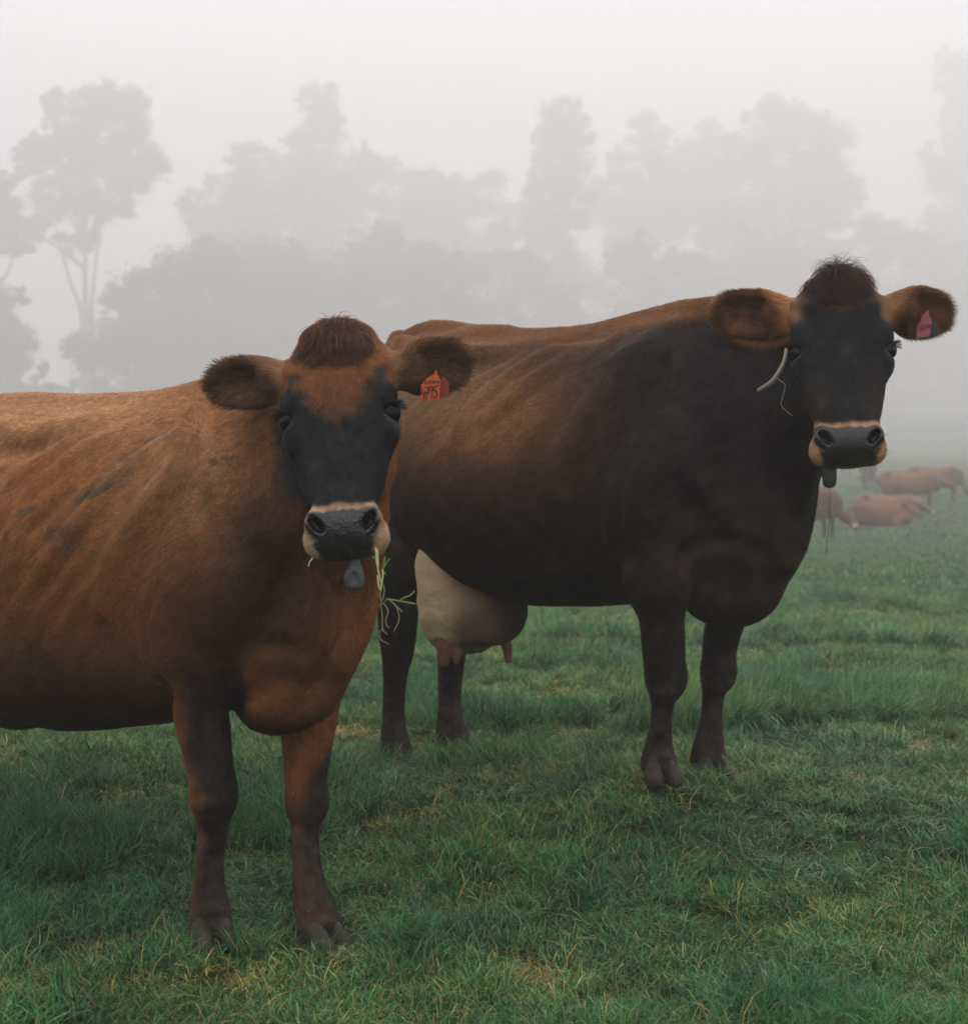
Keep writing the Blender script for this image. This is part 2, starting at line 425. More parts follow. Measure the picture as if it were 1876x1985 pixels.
def cow_one():
    fr = Frame((-.530, 3.325, 0), 45)
    F = Field()
    T = [(-1.74, .10, 1.14, .80, 1.0), (-1.62, .17, 1.20, .72, 1.0), (-1.42, .225, 1.255, .62, .98), (-1.15, .30, 1.262, .40, .86), (-.95, .345, 1.252, .355, .80), (-.70, .345, 1.245, .375, .80),
         (-.45, .315, 1.240, .42, .82), (-.22, .265, 1.258, .475, .85), (-.05, .235, 1.27, .515, .87), (.10, .20, 1.25, .53, .88), (.20, .15, 1.19, .58, .88), (.27, .10, 1.10, .66, .88)]
    loft(F, (0, 0, 0), np.eye(3), T, pu=1.75, pl=2.15, k=.03, sm=31, disp=torso_disp(1, .0065, .105, -1.15, -.12, .98, .26, .75))
    # spine, hooks, pins, shoulder
    chain(F, [(-1.62, 0, 1.205), (-1.2, 0, 1.245), (-.8, 0, 1.232), (-.4, 0, 1.230), (-.12, 0, 1.262), (.0, 0, 1.262)], [.03, .03, .028, .028, .03, .035], .05)
    for sg in (-1, 1):
        ell(F, (-1.30, sg * .185, 1.165), (.07, .045, .05), None, .06)
        ell(F, (-1.72, sg * .12, 1.10), (.05, .04, .05), None, .05)
        ell(F, (-1.12, sg * .27, 1.13), (.12, .07, .06), frame((1, 0, .25), (0, 0, 1)), .07, 's')      # flank hollow
        rc(F, (-1.27, sg * .165, 1.165), (-.85, sg * .16, 1.165), .03, .022, .05)                    # short ribs
        ell(F, (-1.50, sg * .15, .88), (.20, .11, .30), None, .08)                                    # thigh
    S0 = frame((.25, 0, 1), (0, -1, 0))
    for sg in (-1, 1):
        Sf = frame((.22, sg * .10, 1), (0, sg, 0))
        ell(F, (-.045, sg * .155, .91), (.25, .125, .055), Sf, .10)                                  # scapula
        rc(F, (-.03, sg * .125, 1.13), (.07, sg * .178, .90), .018, .03, .08)                         # scapular ridge
        ell(F, (-.02, sg * .195, .76), (.18, .10, .075), frame((.35, 0, 1), (0, sg, 0)), .025)         # triceps
        ell(F, (.11, sg * .145, .84), (.085, .09, .10), None, .09)                                   # point of shoulder
    ell(F, (.145, 0, .74), (.10, .11, .14), None, .07)                                               # breast
    ell(F, (.12, -.01, .565), (.13, .09, .085), frame((1, 0, .3), (0, 0, 1)), .04)                          # brisket
    # legs
    A, rA = leg(F, fr, [(322, 440, 1235), (335, 447, 1320), (337, 446, 1385), (353, 450, 1450), (366, 455, 1510), (371, 455, 1550), (381, 445, 1595), (386, 437, 1640), (380, 435, 1700), (371, 443, 1745), (368, 452, 1785)], [-.15, -.15, -.145, -.14, -.135, -.135, -.13, -.13, -.13, -.13, -.13], .02)
    Bl, rB = leg(F, fr, [(570, 668, 1230), (552, 664, 1330), (543, 655, 1390), (547, 644, 1450), (553, 633, 1520), (556, 631, 1560), (564, 621, 1605), (567, 621, 1660), (568, 632, 1715), (570, 645, 1755), (575, 662, 1790)], [.14, .12, .11, .10, .09, .09, .085, .08, .08, .08, .08], .02)
    rc(F, (.07, -.16, .86), A[0], .09, rA[0] * 1.02, .06); rc(F, (.09, .15, .84), Bl[0], .09, rB[0], .06)
    ell(F, A[5] + [.010, 0, .014], (.042, .042, .05), None, .03)
    ell(F, Bl[5] + [.010, 0, .012], (.042, .043, .055), None, .025)
    # hind legs (outside the frame)
    for sg, dx in ((-1, -.27), (1, -.30)):
        chain(F, [(-1.30 + dx * .3, sg * .17, .85), (-1.26 + dx * .6, sg * .17, .66), (-1.50 + dx, sg * .15, .44), (-1.47 + dx, sg * .15, .28), (-1.45 + dx, sg * .15, .13), (-1.41 + dx, sg * .15, .06)], [.12, .09, .046, .036, .040, .046], .05)
        rc(F, (-1.50 + dx, sg * .15, .44), (-1.53 + dx, sg * .15, .48), .03, .02, .02)
    chain(F, [(-1.70, 0, 1.18), (-1.78, 0, 1.11), (-1.81, 0, .9), (-1.81, .01, .6), (-1.81, .015, .48)], [.035, .028, .02, .016, .03], .02)
    # udder
    ell(F, (-1.13, 0, .47), (.20, .16, .15), None, .05)
    # head and neck
    hcW = P(655, 797, 2.90); hc = fr.loc(hcW)
    B = head_basis(fr, hcW, -9, 22, 5.5)
    h = build_head(F, hc, B)
    poll = h(-.10, 0, -.12); jaw = h(.0, 0, -.17)
    chain(F, [(-.04, 0, 1.19), (.10, -.02, 1.16), (.20, -.05, 1.16), (poll + [-.05, .02, -.05]), poll], [.075, .105, .10, .09, .075], .06)
    chain(F, [(.04, 0, 1.0), (.20, -.01, .98), (.27, -.03, 1.02), jaw + [-.03, .03, .02]], [.19, .165, .135, .095], .07)
    chain(F, [(.15, 0, .80), (.21, -.02, .88), (.26, -.05, .96), h(.05, 0, -.17)], [.12, .10, .085, .06], .06)
    # throat outline seen at the right of the neck
    chain(F, [fr.at(606, 1330, 3.18), fr.at(630, 1230, 3.18), fr.at(668, 1130, 3.14), fr.at(690, 1010, 3.08)], [.050, .060, .067, .06], .07)
    # crease between breast and fore leg, fold of the brisket
    ell(F, fr.at(470, 1262, 3.02), (.12, .012, .02), frame(fr.vec(P(560, 1225, 3) - P(448, 1330, 3)), fr.vec((0, -1, 0))), .03, 's')
    def a(*p): return [(x * .4157, 675.4 + y * .4157) for x, y in p]
    sculpt(F, fr, [
        ('r', 0.022, 0.020, 0.035, a((1010, 235), (930, 290), (905, 400), (865, 480), (830, 600))),
        ('g', 0.020, 0.008, 0.040, a((985, 300), (950, 420), (925, 520), (900, 640), (930, 800), (980, 940))),
        ('r', 0.022, 0.022, 0.035, a((600, 380), (420, 470), (280, 585), (150, 700), (60, 830))), ('r', 0.020, 0.019, 0.035, a((420, 400), (230, 515), (90, 620), (0, 710))),
        ('r', 0.022, 0.020, 0.035, a((720, 470), (570, 600), (420, 760), (300, 900), (200, 1050))), ('r', 0.022, 0.016, 0.040, a((830, 560), (710, 700), (610, 860), (520, 1020), (470, 1200))),
        ('r', 0.020, 0.016, 0.035, a((330, 640), (200, 760), (100, 900), (20, 1040))),
        ('g', 0.032, 0.027, 0.050, a((0, 475), (120, 462), (240, 430))), ('r', 0.025, 0.012, 0.050, a((0, 425), (130, 400), (300, 372), (460, 345))),
        ('g', 0.016, 0.020, 0.030, a((742, 1130), (712, 1230), (700, 1330), (722, 1450), (775, 1570))), ('r', 0.033, 0.012, 0.050, a((790, 1150), (765, 1300), (790, 1440), (850, 1530))),
        ('g', 0.017, 0.016, 0.035, a((1068, 1670), (1072, 1540), (1105, 1450), (1190, 1402), (1290, 1390), (1380, 1400))),
                ('g', 0.016, 0.016, 0.030, a((1640, 1130), (1605, 1270), (1560, 1420), (1490, 1560), (1400, 1690))),
        ('r', 0.027, 0.012, 0.040, a((1660, 1230), (1625, 1380), (1575, 1540), (1520, 1680))),
        ('g', 0.018, 0.008, 0.040, a((1330, 980), (1300, 1120), (1240, 1260), (1150, 1360))), ('r', 0.037, 0.012, 0.060, a((1060, 1000), (1030, 1160), (990, 1320), (960, 1440))),
        ('g', 0.012, 0.007, 0.025, a((1085, 1600), (1160, 1590), (1230, 1610))), ('g', 0.010, 0.005, 0.020, a((1090, 1640), (1150, 1620), (1210, 1640)))], 2.55, 4.6)
    def a(*p): return [(300.2 + x * .3024, 1275.7 + y * .3024) for x, y in p]
    sculpt(F, fr, [('g', .010, .005, .02, a((235, 300), (255, 560), (300, 760))), ('r', .012, .006, .02, a((285, 1180), (295, 1350), (275, 1520))), ('g', .009, .006, .015, a((340, 1190), (348, 1340), (335, 1500))),
        ('g', .008, .003, .015, a((225, 1640), (330, 1668), (455, 1640))), ('g', .010, .0030, .02, a((255, 1105), (350, 1140), (440, 1100))), ('g', .010, .004, .02, a((250, 900), (330, 880), (480, 860))),
        ('g', .010, .005, .02, a((985, 640), (965, 820), (950, 1000))), ('g', .010, .0030, .02, a((868, 1085), (960, 1078), (1062, 1092))), ('r', .011, .005, .02, a((925, 1150), (935, 1300), (925, 1460))),
        ('g', .009, .006, .015, a((1000, 1180), (1010, 1350), (1030, 1510))), ('g', .008, .003, .015, a((895, 1640), (1000, 1655), (1125, 1640)))], 2.9, 3.6)
    for px_, py_, yl_ in ((367, 1796, -.13), (452, 1806, -.13), (571, 1790, .08)): F_ = fr.pl(px_, py_, yl_)[0]; ell(F, F_, (.017, .017, .020), None, .012)
    # ears
    E1b, E1t = fr.at(556, 735, 2.985), fr.at(399, 746, 3.02)
    E2b, E2t = fr.at(772, 720, 2.985), fr.at(905, 696, 3.00)
    fc = fr.vec((0, -1, -.1))
    rc(F, h(-.105, -.085, -.065), E1b + (E1t - E1b) * .12, .04, .03, .03)
    rc(F, h(-.115, .085, -.065), E2b + (E2t - E2b) * .12, .04, .032, .03)
    ears = [ear(F, E1b, E1t, None, fr.vec((-.15, -1, -.55)), .158, .112), ear(F, E2b, E2t, None, fr.vec((.1, -1, -.45)), .138, .118)]
    return dict(fr=fr, F=F, hc=hc, B=B, h=h, s=1.0, broad=1.0, ears=ears, lo=(-1.92, -.48, 0.02), hi=(.95, .48, 1.5),
                feet=[(A, rA, 0), (Bl, rB, 0)], T=T, name='brown')

def cow_two():
    fr = Frame((.597, 4.135, .165), 50)
    F = Field()
    T = [(-1.45, .10, 1.27, .95, 1.12), (-1.36, .17, 1.33, .80, 1.10), (-1.22, .235, 1.385, .66, 1.06), (-1.08, .31, 1.36, .56, .98), (-.88, .385, 1.335, .47, .90), (-.62, .395, 1.315, .45, .90),
         (-.40, .355, 1.315, .47, .90), (-.20, .30, 1.335, .495, .93), (-.03, .26, 1.36, .51, .95), (.10, .225, 1.34, .52, .95), (.21, .17, 1.29, .55, .90), (.29, .12, 1.20, .62, .90)]
    loft(F, (0, 0, 0), np.eye(3), T, pu=1.7, pl=2.2, k=.03, sm=31, disp=torso_disp(1, .006, .15, -1.0, -.15, 1.12, .24, .85))
    chain(F, [(-1.42, 0, 1.335), (-1.2, 0, 1.375), (-.9, 0, 1.33), (-.5, 0, 1.30), (-.2, 0, 1.33), (-.0, 0, 1.345), (.15, 0, 1.33)], [.03, .03, .028, .028, .03, .035, .05], .05)
    for sg in (-1, 1):
        ell(F, (-1.14, sg * .19, 1.285), (.07, .045, .05), None, .08)
        ell(F, (-1.42, sg * .11, 1.20), (.05, .045, .05), None, .06)
        ell(F, (-.98, sg * .31, 1.24), (.13, .07, .065), frame((1, 0, .3), (0, 0, 1)), .07, 's')
        rc(F, (-1.12, sg * .165, 1.275), (-.70, sg * .165, 1.25), .028, .022, .06)
        ell(F, (-1.28, sg * .165, 1.0), (.19, .12, .30), None, .08)
        Sf = frame((.22, sg * .10, 1), (0, sg, 0))
        ell(F, (-.04, sg * .17, .99), (.26, .14, .06), Sf, .11)
        rc(F, (-.03, sg * .14, 1.20), (.08, sg * .20, .98), .02, .035, .09)
        ell(F, (.0, sg * .215, .82), (.20, .11, .085), frame((.35, 0, 1), (0, sg, 0)), .025)
        ell(F, (.12, sg * .165, .92), (.09, .10, .11), None, .09)
    ell(F, (.20, 0, .74), (.13, .14, .18), None, .07)
    ell(F, (.15, -.01, .555), (.16, .10, .095), frame((1, 0, .12), (0, 0, 1)), .04)
    A, rA = leg(F, fr, [(1215, 1335, 1120), (1236, 1327, 1190), (1241, 1328, 1235), (1246, 1328, 1280), (1250, 1325, 1315), (1258, 1312, 1345), (1262, 1304, 1375), (1258, 1302, 1415), (1248, 1305, 1450), (1240, 1312, 1478)], [-.19, -.18, -.17, -.16, -.15, -.145, -.14, -.135, -.13, -.13], .02)
    Bl, rB = leg(F, fr, [(1365, 1455, 1120), (1368, 1446, 1190), (1362, 1432, 1240), (1360, 1424, 1280), (1359, 1418, 1305), (1360, 1407, 1335), (1360, 1400, 1370), (1354, 1400, 1405), (1345, 1403, 1440), (1337, 1408, 1468)], [.16, .15, .14, .13, .12, .12, .11, .11, .11, .11], .02)
    rc(F, (.08, -.18, .95), A[0], .10, rA[0], .06); rc(F, (.10, .17, .93), Bl[0], .10, rB[0], .06)
    ell(F, A[4] + [.012, 0, .005], (.05, .052, .06), None, .025); ell(F, Bl[4] + [.010, 0, .005], (.048, .048, .055), None, .025)
    C, rC = leg(F, fr, [(722, 830, 1090), (728, 815, 1160), (733, 808, 1225), (738, 803, 1262), (742, 790, 1310), (742, 785, 1360), (740, 786, 1400), (738, 795, 1440), (738, 806, 1470)], [-.22, -.22, -.215, -.21, -.21, -.21, -.21, -.21, -.21], .025)
    D, rD = leg(F, fr, [(828, 925, 1130), (840, 912, 1200), (848, 903, 1270), (848, 896, 1320), (849, 894, 1360), (847, 900, 1400), (845, 912, 1430)], [.11, .10, .08, .07, .06, .06, .06], .025)
    rc(F, (-1.25, -.19, 1.0), C[0], .15, rC[0], .06); rc(F, (-1.25, .16, 1.0), D[0], .14, rD[0], .06)
    chain(F, [(-1.40, 0, 1.34), (-1.47, 0, 1.26), (-1.50, -.02, 1.0), (-1.49, -.03, .7), (-1.49, -.03, .5)], [.04, .03, .022, .018, .035], .02)
    hcW = P(1634, 672, 3.66); hc = fr.loc(hcW)
    B = head_basis(fr, hcW, 6, 20, 1.5)
    h = build_head(F, hc, B, 1.03, 1.08, 1.12, 1.13, .75)
    poll = h(-.10, 0, -.12); jaw = h(.0, 0, -.17)
    chain(F, [(-.02, 0, 1.26), (.14, .0, 1.235), (.28, .02, 1.25), poll + [-.08, .03, -.05], poll], [.085, .11, .11, .10, .08], .06)
    chain(F, [(.04, 0, 1.06), (.18, .0, 1.05), (.30, .03, 1.09), jaw + [-.04, .04, .0]], [.21, .18, .145, .10], .07)
    chain(F, [(.17, 0, .84), (.24, .0, .92), (.31, .02, 1.0), h(.05, 0, -.17)], [.13, .12, .10, .07], .06)
    chain(F, [fr.at(1440, 1150, 4.05), fr.at(1480, 1070, 4.02), fr.at(1515, 980, 3.98), fr.at(1540, 900, 3.92)], [.060, .064, .072, .072], .07)
    def a(*p): return [(705.4 + x * .464, 585.3 + y * .464) for x, y in p]
    sculpt(F, fr, [
        ('r', 0.027, 0.028, 0.045, a((790, 205), (650, 305), (540, 385), (465, 450), (415, 530), (395, 620))), ('r', 0.025, 0.022, 0.040, a((830, 260), (720, 330), (610, 410), (540, 480))),
        ('r', 0.027, 0.012, 0.050, a((900, 330), (800, 430), (720, 540), (660, 680))), ('r', 0.027, 0.010, 0.050, a((1000, 380), (920, 480), (850, 610), (800, 760))),
        ('g', 0.030, 0.014, 0.060, a((330, 260), (450, 270), (600, 230))), ('r', 0.037, 0.017, 0.060, a((320, 165), (420, 145), (560, 130))), ('g', 0.022, 0.016, 0.050, a((760, 175), (880, 150), (1010, 135))),
        ('g', 0.022, 0.024, 0.035, a((1215, 540), (1160, 670), (1100, 810), (1072, 930), (1100, 1070))), ('r', 0.044, 0.017, 0.060, a((1250, 520), (1200, 680), (1150, 840), (1130, 960))),
        ('r', 0.033, 0.014, 0.060, a((1270, 110), (1225, 230), (1195, 360), (1185, 460))), ('g', 0.022, 0.011, 0.050, a((1350, 130), (1300, 260), (1290, 400))), 
        ('g', 0.020, 0.012, 0.040, a((1560, 210), (1550, 320), (1590, 440), (1600, 560))), ('r', 0.044, 0.013, 0.060, a((1450, 160), (1480, 330), (1460, 520))),
        ('g', 0.019, 0.019, 0.030, a((1338, 1200), (1335, 1090), (1370, 1030), (1450, 1000), (1560, 1005), (1640, 1040))), 
        ('g', 0.018, 0.012, 0.040, a((1690, 940), (1700, 1060), (1690, 1180))), ('g', 0.016, 0.009, 0.040, a((1800, 560), (1790, 700), (1760, 850))), ('r', 0.030, 0.013, 0.050, a((1840, 640), (1820, 780), (1780, 900))),
        ('r', 0.037, 0.012, 0.050, a((740, 1160), (830, 1140), (900, 1170))), ('g', 0.020, 0.009, 0.050, a((1300, 760), (1370, 860), (1420, 960)))], 3.2, 5.6)
    E1b, E1t = fr.at(1535, 610, 3.76), fr.at(1376, 606, 3.82)
    E2b, E2t = fr.at(1722, 600, 3.76), fr.at(1843, 612, 3.80)
    rc(F, h(-.115, -.085, -.065), E1b + (E1t - E1b) * .12, .045, .038, .03)
    rc(F, h(-.115, .085, -.065), E2b + (E2t - E2b) * .12, .045, .038, .03)
    ears = [ear(F, E1b, E1t, None, fr.vec((-.05, -1, -.35)), .198, .128), ear(F, E2b, E2t, None, fr.vec((.05, -1, -.3)), .165, .132)]
    return dict(fr=fr, F=F, hc=hc, B=B, h=h, s=1.03, broad=1.08, ears=ears, lo=(-1.70, -.52, -.2), hi=(1.25, .52, 1.75),
                feet=[(A, rA, 0), (Bl, rB, 0), (C, rC, 0), (D, rD, 0)], T=T, name='dark')
# ------------------------------------------------------------------ coat colours (in the cow's own axes)
BROWN = gs((.265, .104, .034)); TAN = gs((.46, .240, .115)); DARK = gs((.030, .016, .010)); BLACK = gs((.0150, .0162, .0170)); PALE = gs((.46, .31, .20)); ORANGE = gs((.34, .13, .045))
def blob(p, c, r): return np.exp(-(((p - gs(c)) / gs(r)) ** 2).sum(1))
def head_coat(cow, p, c):
    B, hc, s = cow['B'], cow['hc'], cow['s']
    q = (p - hc) @ B.T / s; u, v, w = q[:, 0], q[:, 1], q[:, 2]; av = np.abs(v)
    nz = fbm(p, 28, 5) - .5; nf = fbm(p, 70, 9) - .5
    inh = ((q[:, 0] > -.22) & (q[:, 0] < .34) & (av < .16) & (w > -.26) & (w < .08)).astype(float)
    inh *= sstep(-.165, -.115, w + nz * .04) 
    if cow['name'] == 'brown':
        hwid = np.interp(u, [-.14, -.105, -.085, -.04, 0, .035], [.30, .12, .064, .056, .040, -.02]) - .6 * np.maximum(0, u - .035)
        blk = sstep(hwid - .022, hwid + .034, av + nz * .06 + nf * .03)                       # black mask with a brown blaze between the eyes
        blk *= 1 - sstep(.090, .112, av) * sstep(-.045, -.075, u) * .9
        cheek = sstep(-.050, -.075, w + nz * .03) * sstep(.0, .04, u) * (v > 0)
        blk *= 1 - cheek
        base = mixc(gs((.19, .070, .028)), gs((.20, .078, .030)), sstep(.02, .06, av + nz * .04) * sstep(-.04, -.10, u))
        base = mixc(base, DARK * 2.2, np.clip(sstep(-.10, .03, u + nf * .05) * .85, 0, 1))
        base = mixc(base, gs((.20, .075, .028)), cheek)
        hcOl = mixc(base, BLACK * 1.15, blk)
    else:
        blk = sstep(-.148, -.098, u + nz * .07 + .34 * (av - .045)); blk *= 1 - sstep(.085, .11, av) * sstep(-.06, -.10, u)
        base = mixc(gs((.17, .085, .040)), gs((.26, .14, .07)), sstep(-.3, .3, nz * 2))
        hcOl = mixc(base, BLACK * 1.0, blk)
        hcOl = mixc(hcOl, gs((.05, .025, .015)), np.exp(-((av - .075) / .03) ** 2 - ((u - .13) / .05) ** 2) * .6)
    # muzzle ring and pad
    mzr = 1.12 if cow['name'] != 'brown' else 1.0
    top = .203 + .35 * np.maximum(0, av - .045) * (-1) + .25 * np.maximum(0, .03 - av) * 0 + nf * .008
    ring = sstep(top - .008, top + .010, u + nz * .02) * sstep(-.11, -.09, w + nf * .02)
    ringc = mixc(PALE, gs((.42, .22, .11)), np.clip(sstep(.02, -.03, w) * .2 + (0.55 if cow['name'] != 'brown' else .15) + nf, 0, 1))
    hcOl = mixc(hcOl, ringc, ring)
    pad_w = (.0745 * mzr - .45 * np.maximum(0, u - .240)) + nf * .012
    pad = sstep(.212, .219, u + nf * .010 + .25 * np.maximum(0, av - .035)) * sstep(pad_w + .006, pad_w - .004, av) * sstep(-.075, -.06, w)
    lip = sstep(.262, .272, u) * sstep(.056, .040, av + nf * .02) * sstep(-.12, -.09, w)
    pad = np.maximum(pad, lip * .95)
    hcOl = mixc(hcOl, gs((.012, .0125, .0135)), pad)
    nos = np.exp(-((av - .052 * mzr) / .013) ** 2 - ((u - .238) / .020) ** 2) * (w > -.05); hcOl = mixc(hcOl, gs((.004, .004, .004)), np.clip(nos * 1.3, 0, 1))  # darkness of the nostril hollows, put into the colour
    c2 = mixc(c, hcOl, inh)
    # eye rims
    for sg in (-1, 1):
        d = np.sqrt((u - .002) ** 2 + (v - sg * .105 * cow['broad']) ** 2 + (w + .028) ** 2)
        c2 = mixc(c2, BLACK * .9, sstep(.036, .026, d))
        c2 = mixc(c2, gs((.055, .056, .056)), np.exp(-((d - .0285) / .0035) ** 2) * sstep(.006, .016, u) * sstep(.05, .03, u) * .6 * inh)  # highlight along the lower lid, painted as a grey crescent
    # ears
    earm = np.zeros(len(p)); earf = np.zeros(len(p)); rim = np.zeros(len(p))
    for ei, (R, mid) in enumerate(cow['ears']):
        e = (p - mid) @ R.T; L2 = .085 if cow['name'] == 'brown' else .1
        r = np.sqrt((e[:, 0] / L2) ** 2 + (e[:, 1] / (.062 if cow['name'] == 'brown' else .071)) ** 2)
        m = sstep(1.5, 1.2, r) * sstep(.07, .05, np.abs(e[:, 2])) * (e[:, 0] > -L2 * 1.0)
        earm = np.maximum(earm, m); earf = np.maximum(earf, m * sstep(-.012, .0, e[:, 2])); rim = np.maximum(rim, m * sstep(.84, 1.02, r + nf * .1) * (1 - .55 * ei))
    if cow['name'] == 'brown': ec = mixc(mixc(gs((.10, .05, .026)), gs((.16, .085, .045)), sstep(-.1, .2, nz)), gs((.30, .16, .08)), rim * .8)
    else: ec = mixc(mixc(gs((.085, .034, .014)), gs((.17, .07, .026)), sstep(-.2, .2, nz)), gs((.42, .19, .072)), rim)
    c2 = mixc(c2, ec, earm)
    return c2, inh * np.clip(pad * 1.2, 0, 1) * (1 - earm), inh, earm, u, v, w

def coat(cow, p):
    fr = cow['fr']; x, y, z = p[:, 0], p[:, 1], p[:, 2]; n1 = fbm(p, 4, 1) - .5; n2 = fbm(p, 14, 2) - .5; n3 = fbm(p, 45, 3, 2) - .5
    right = fr.vec((1, 0, 0))[:2]
    if cow['name'] == 'brown':
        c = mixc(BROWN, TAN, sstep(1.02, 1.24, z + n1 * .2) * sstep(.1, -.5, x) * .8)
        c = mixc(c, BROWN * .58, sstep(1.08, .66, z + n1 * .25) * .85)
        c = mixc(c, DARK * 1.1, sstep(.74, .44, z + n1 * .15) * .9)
        c = mixc(c, DARK, blob(p, (.24, -.14, .90), (.19, .20, .30)) * .97)  # dark lower neck: coat tone and the shade behind the face, both in the colour
        c = mixc(c, DARK, blob(p, (.02, -.22, .80), (.14, .14, .22)) * .45)
        c = mixc(c, BROWN * .75, blob(p, (.10, -.04, .58), (.16, .14, .10)) * .9)  # lit brown of the brisket bulge, put into the coat colour
        c = mixc(c, DARK, blob(p, (.05, -.02, .50), (.14, .12, .06)) * .9)  # shade on the underside of the brisket, painted into the coat
        c = mixc(c, TAN * .95, blob(p, (-.02, -.20, 1.10), (.22, .2, .14)) * .5)
        c = mixc(c, gs((.30, .10, .035)), blob(p, (.18, .12, .80), (.14, .10, .22)) * .7)
        # muddy patches on neck, shoulder and ribs
        W = p @ fr.M + fr.O; px = CX + W[:, 0] / W[:, 1] * FPX; py = HY - (W[:, 2] - CAMH) / W[:, 1] * FPX
        side = (y < .02)
        for mx_, my_, a, b, an, am in ((415, 893, 12, 9, 0, .9), (450, 884, 24, 6, 8, .8), (215, 930, 75, 14, 28, .45), (180, 958, 45, 9, 25, .8), (56, 988, 22, 9, 30, .75), (112, 1035, 26, 16, 45, .6),
                                  (150, 1055, 30, 20, 30, .35), (320, 845, 40, 8, 15, .4), (470, 815, 60, 7, 12, .3), (260, 880, 40, 9, 20, .35)):
            ca, sa = math.cos(math.radians(an)), math.sin(math.radians(an)); dx, dy = px - mx_, -(py - my_)
            e = np.sqrt(((dx * ca + dy * sa) / a) ** 2 + ((-dx * sa + dy * ca) / b) ** 2)
            c = mixc(c, gs((.075, .062, .045)), sstep(1.15, .7, e + n2 * .9 + n3 * .8) * am * side)
        legd = gs((.022, .017, .015)); brownleg = BROWN * .62
    else:
        c = np.tile(gs((.022, .0135, .010)), (len(p), 1))
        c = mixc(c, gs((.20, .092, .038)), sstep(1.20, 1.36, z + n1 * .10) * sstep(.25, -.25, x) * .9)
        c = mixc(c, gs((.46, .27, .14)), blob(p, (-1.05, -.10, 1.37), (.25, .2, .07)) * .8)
        c = mixc(c, gs((.26, .120, .045)), blob(p, (-.55, -.38, 1.08), (.36, .25, .20)) * .85)
        c = mixc(c, gs((.25, .14, .075)), blob(p, (-1.05, -.35, 1.17), (.36, .25, .24)) * .8)
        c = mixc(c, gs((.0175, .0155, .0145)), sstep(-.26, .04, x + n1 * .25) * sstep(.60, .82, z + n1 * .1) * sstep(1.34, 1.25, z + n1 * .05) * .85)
        c = mixc(c, gs((.050, .027, .016)), blob(p, (.02, -.26, .95), (.10, .2, .16)) * .30)
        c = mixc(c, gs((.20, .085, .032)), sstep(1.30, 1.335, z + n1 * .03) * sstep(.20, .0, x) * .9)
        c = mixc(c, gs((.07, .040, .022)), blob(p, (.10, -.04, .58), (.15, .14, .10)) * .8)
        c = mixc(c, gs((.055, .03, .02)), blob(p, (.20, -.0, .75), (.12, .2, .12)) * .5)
        legd = gs((.020, .015, .013)); brownleg = gs((.035, .022, .016))
    for i, (A, rA, _) in enumerate(cow['feet']):
        zz = A[::-1, 2]; cx = np.interp(z, zz, A[::-1, 0]); cyy = np.interp(z, zz, A[::-1, 1]); rr = np.interp(z, zz, np.array(rA)[::-1])
        dx, dy = x - cx, y - cyy; rad = np.sqrt(dx * dx + dy * dy)
        near = sstep(rr * 2.2, rr * 1.5, rad) * sstep(A[0, 2] + .02, A[1, 2] - .02, z)
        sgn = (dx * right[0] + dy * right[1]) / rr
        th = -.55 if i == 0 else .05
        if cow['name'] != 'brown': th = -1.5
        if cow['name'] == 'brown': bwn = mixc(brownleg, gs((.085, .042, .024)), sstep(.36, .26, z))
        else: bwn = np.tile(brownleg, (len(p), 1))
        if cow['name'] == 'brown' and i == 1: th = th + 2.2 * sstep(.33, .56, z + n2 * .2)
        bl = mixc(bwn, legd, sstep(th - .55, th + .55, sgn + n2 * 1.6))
        mud = sstep(.30, .05, z - A[-1, 2]) * .55
        bl = mixc(bl, gs((.060, .046, .036)), np.clip(mud * .7 + (n2 * 1.4 + n3 * 1.2) * (mud > .02), 0, 1))
        c = mixc(c, bl, near)
    c2, pad, inh, earm, u, v, w = head_coat(cow, p, c)
    q = np.stack([p @ gs((-.84, 0, -.54)) * 26, p @ gs((.54, 0, -.84)) * 130, y * 110], 1); st = fbm(q, 1.0, 61, 2) - .5
    q2 = np.stack([z * 30, x * 130, y * 130], 1); st2 = fbm(q2, 1.0, 62, 2) - .5
    lz = sstep(.60, .5, z); st = np.where(inh + earm > .5, st2, st * (1 - lz) + st2 * lz)
    c2 = c2 * (1 + .6 * st * (1 - pad))[:, None]
    dk = sstep(.06, .02, c2.mean(1)) * (1 - pad); n4 = fbm(p, 24, 81, 3) - .5
    c2 = c2 * np.exp(dk * (n4 * 1.2 + n3 * .7))[:, None]
    c2 = c2 * (1 + n2 * .35 * (1 - inh * .6))[:, None] * (1 + n3 * .25)[:, None]
    return np.clip(c2, .003, .9), pad, inh, earm, (u, v, w)

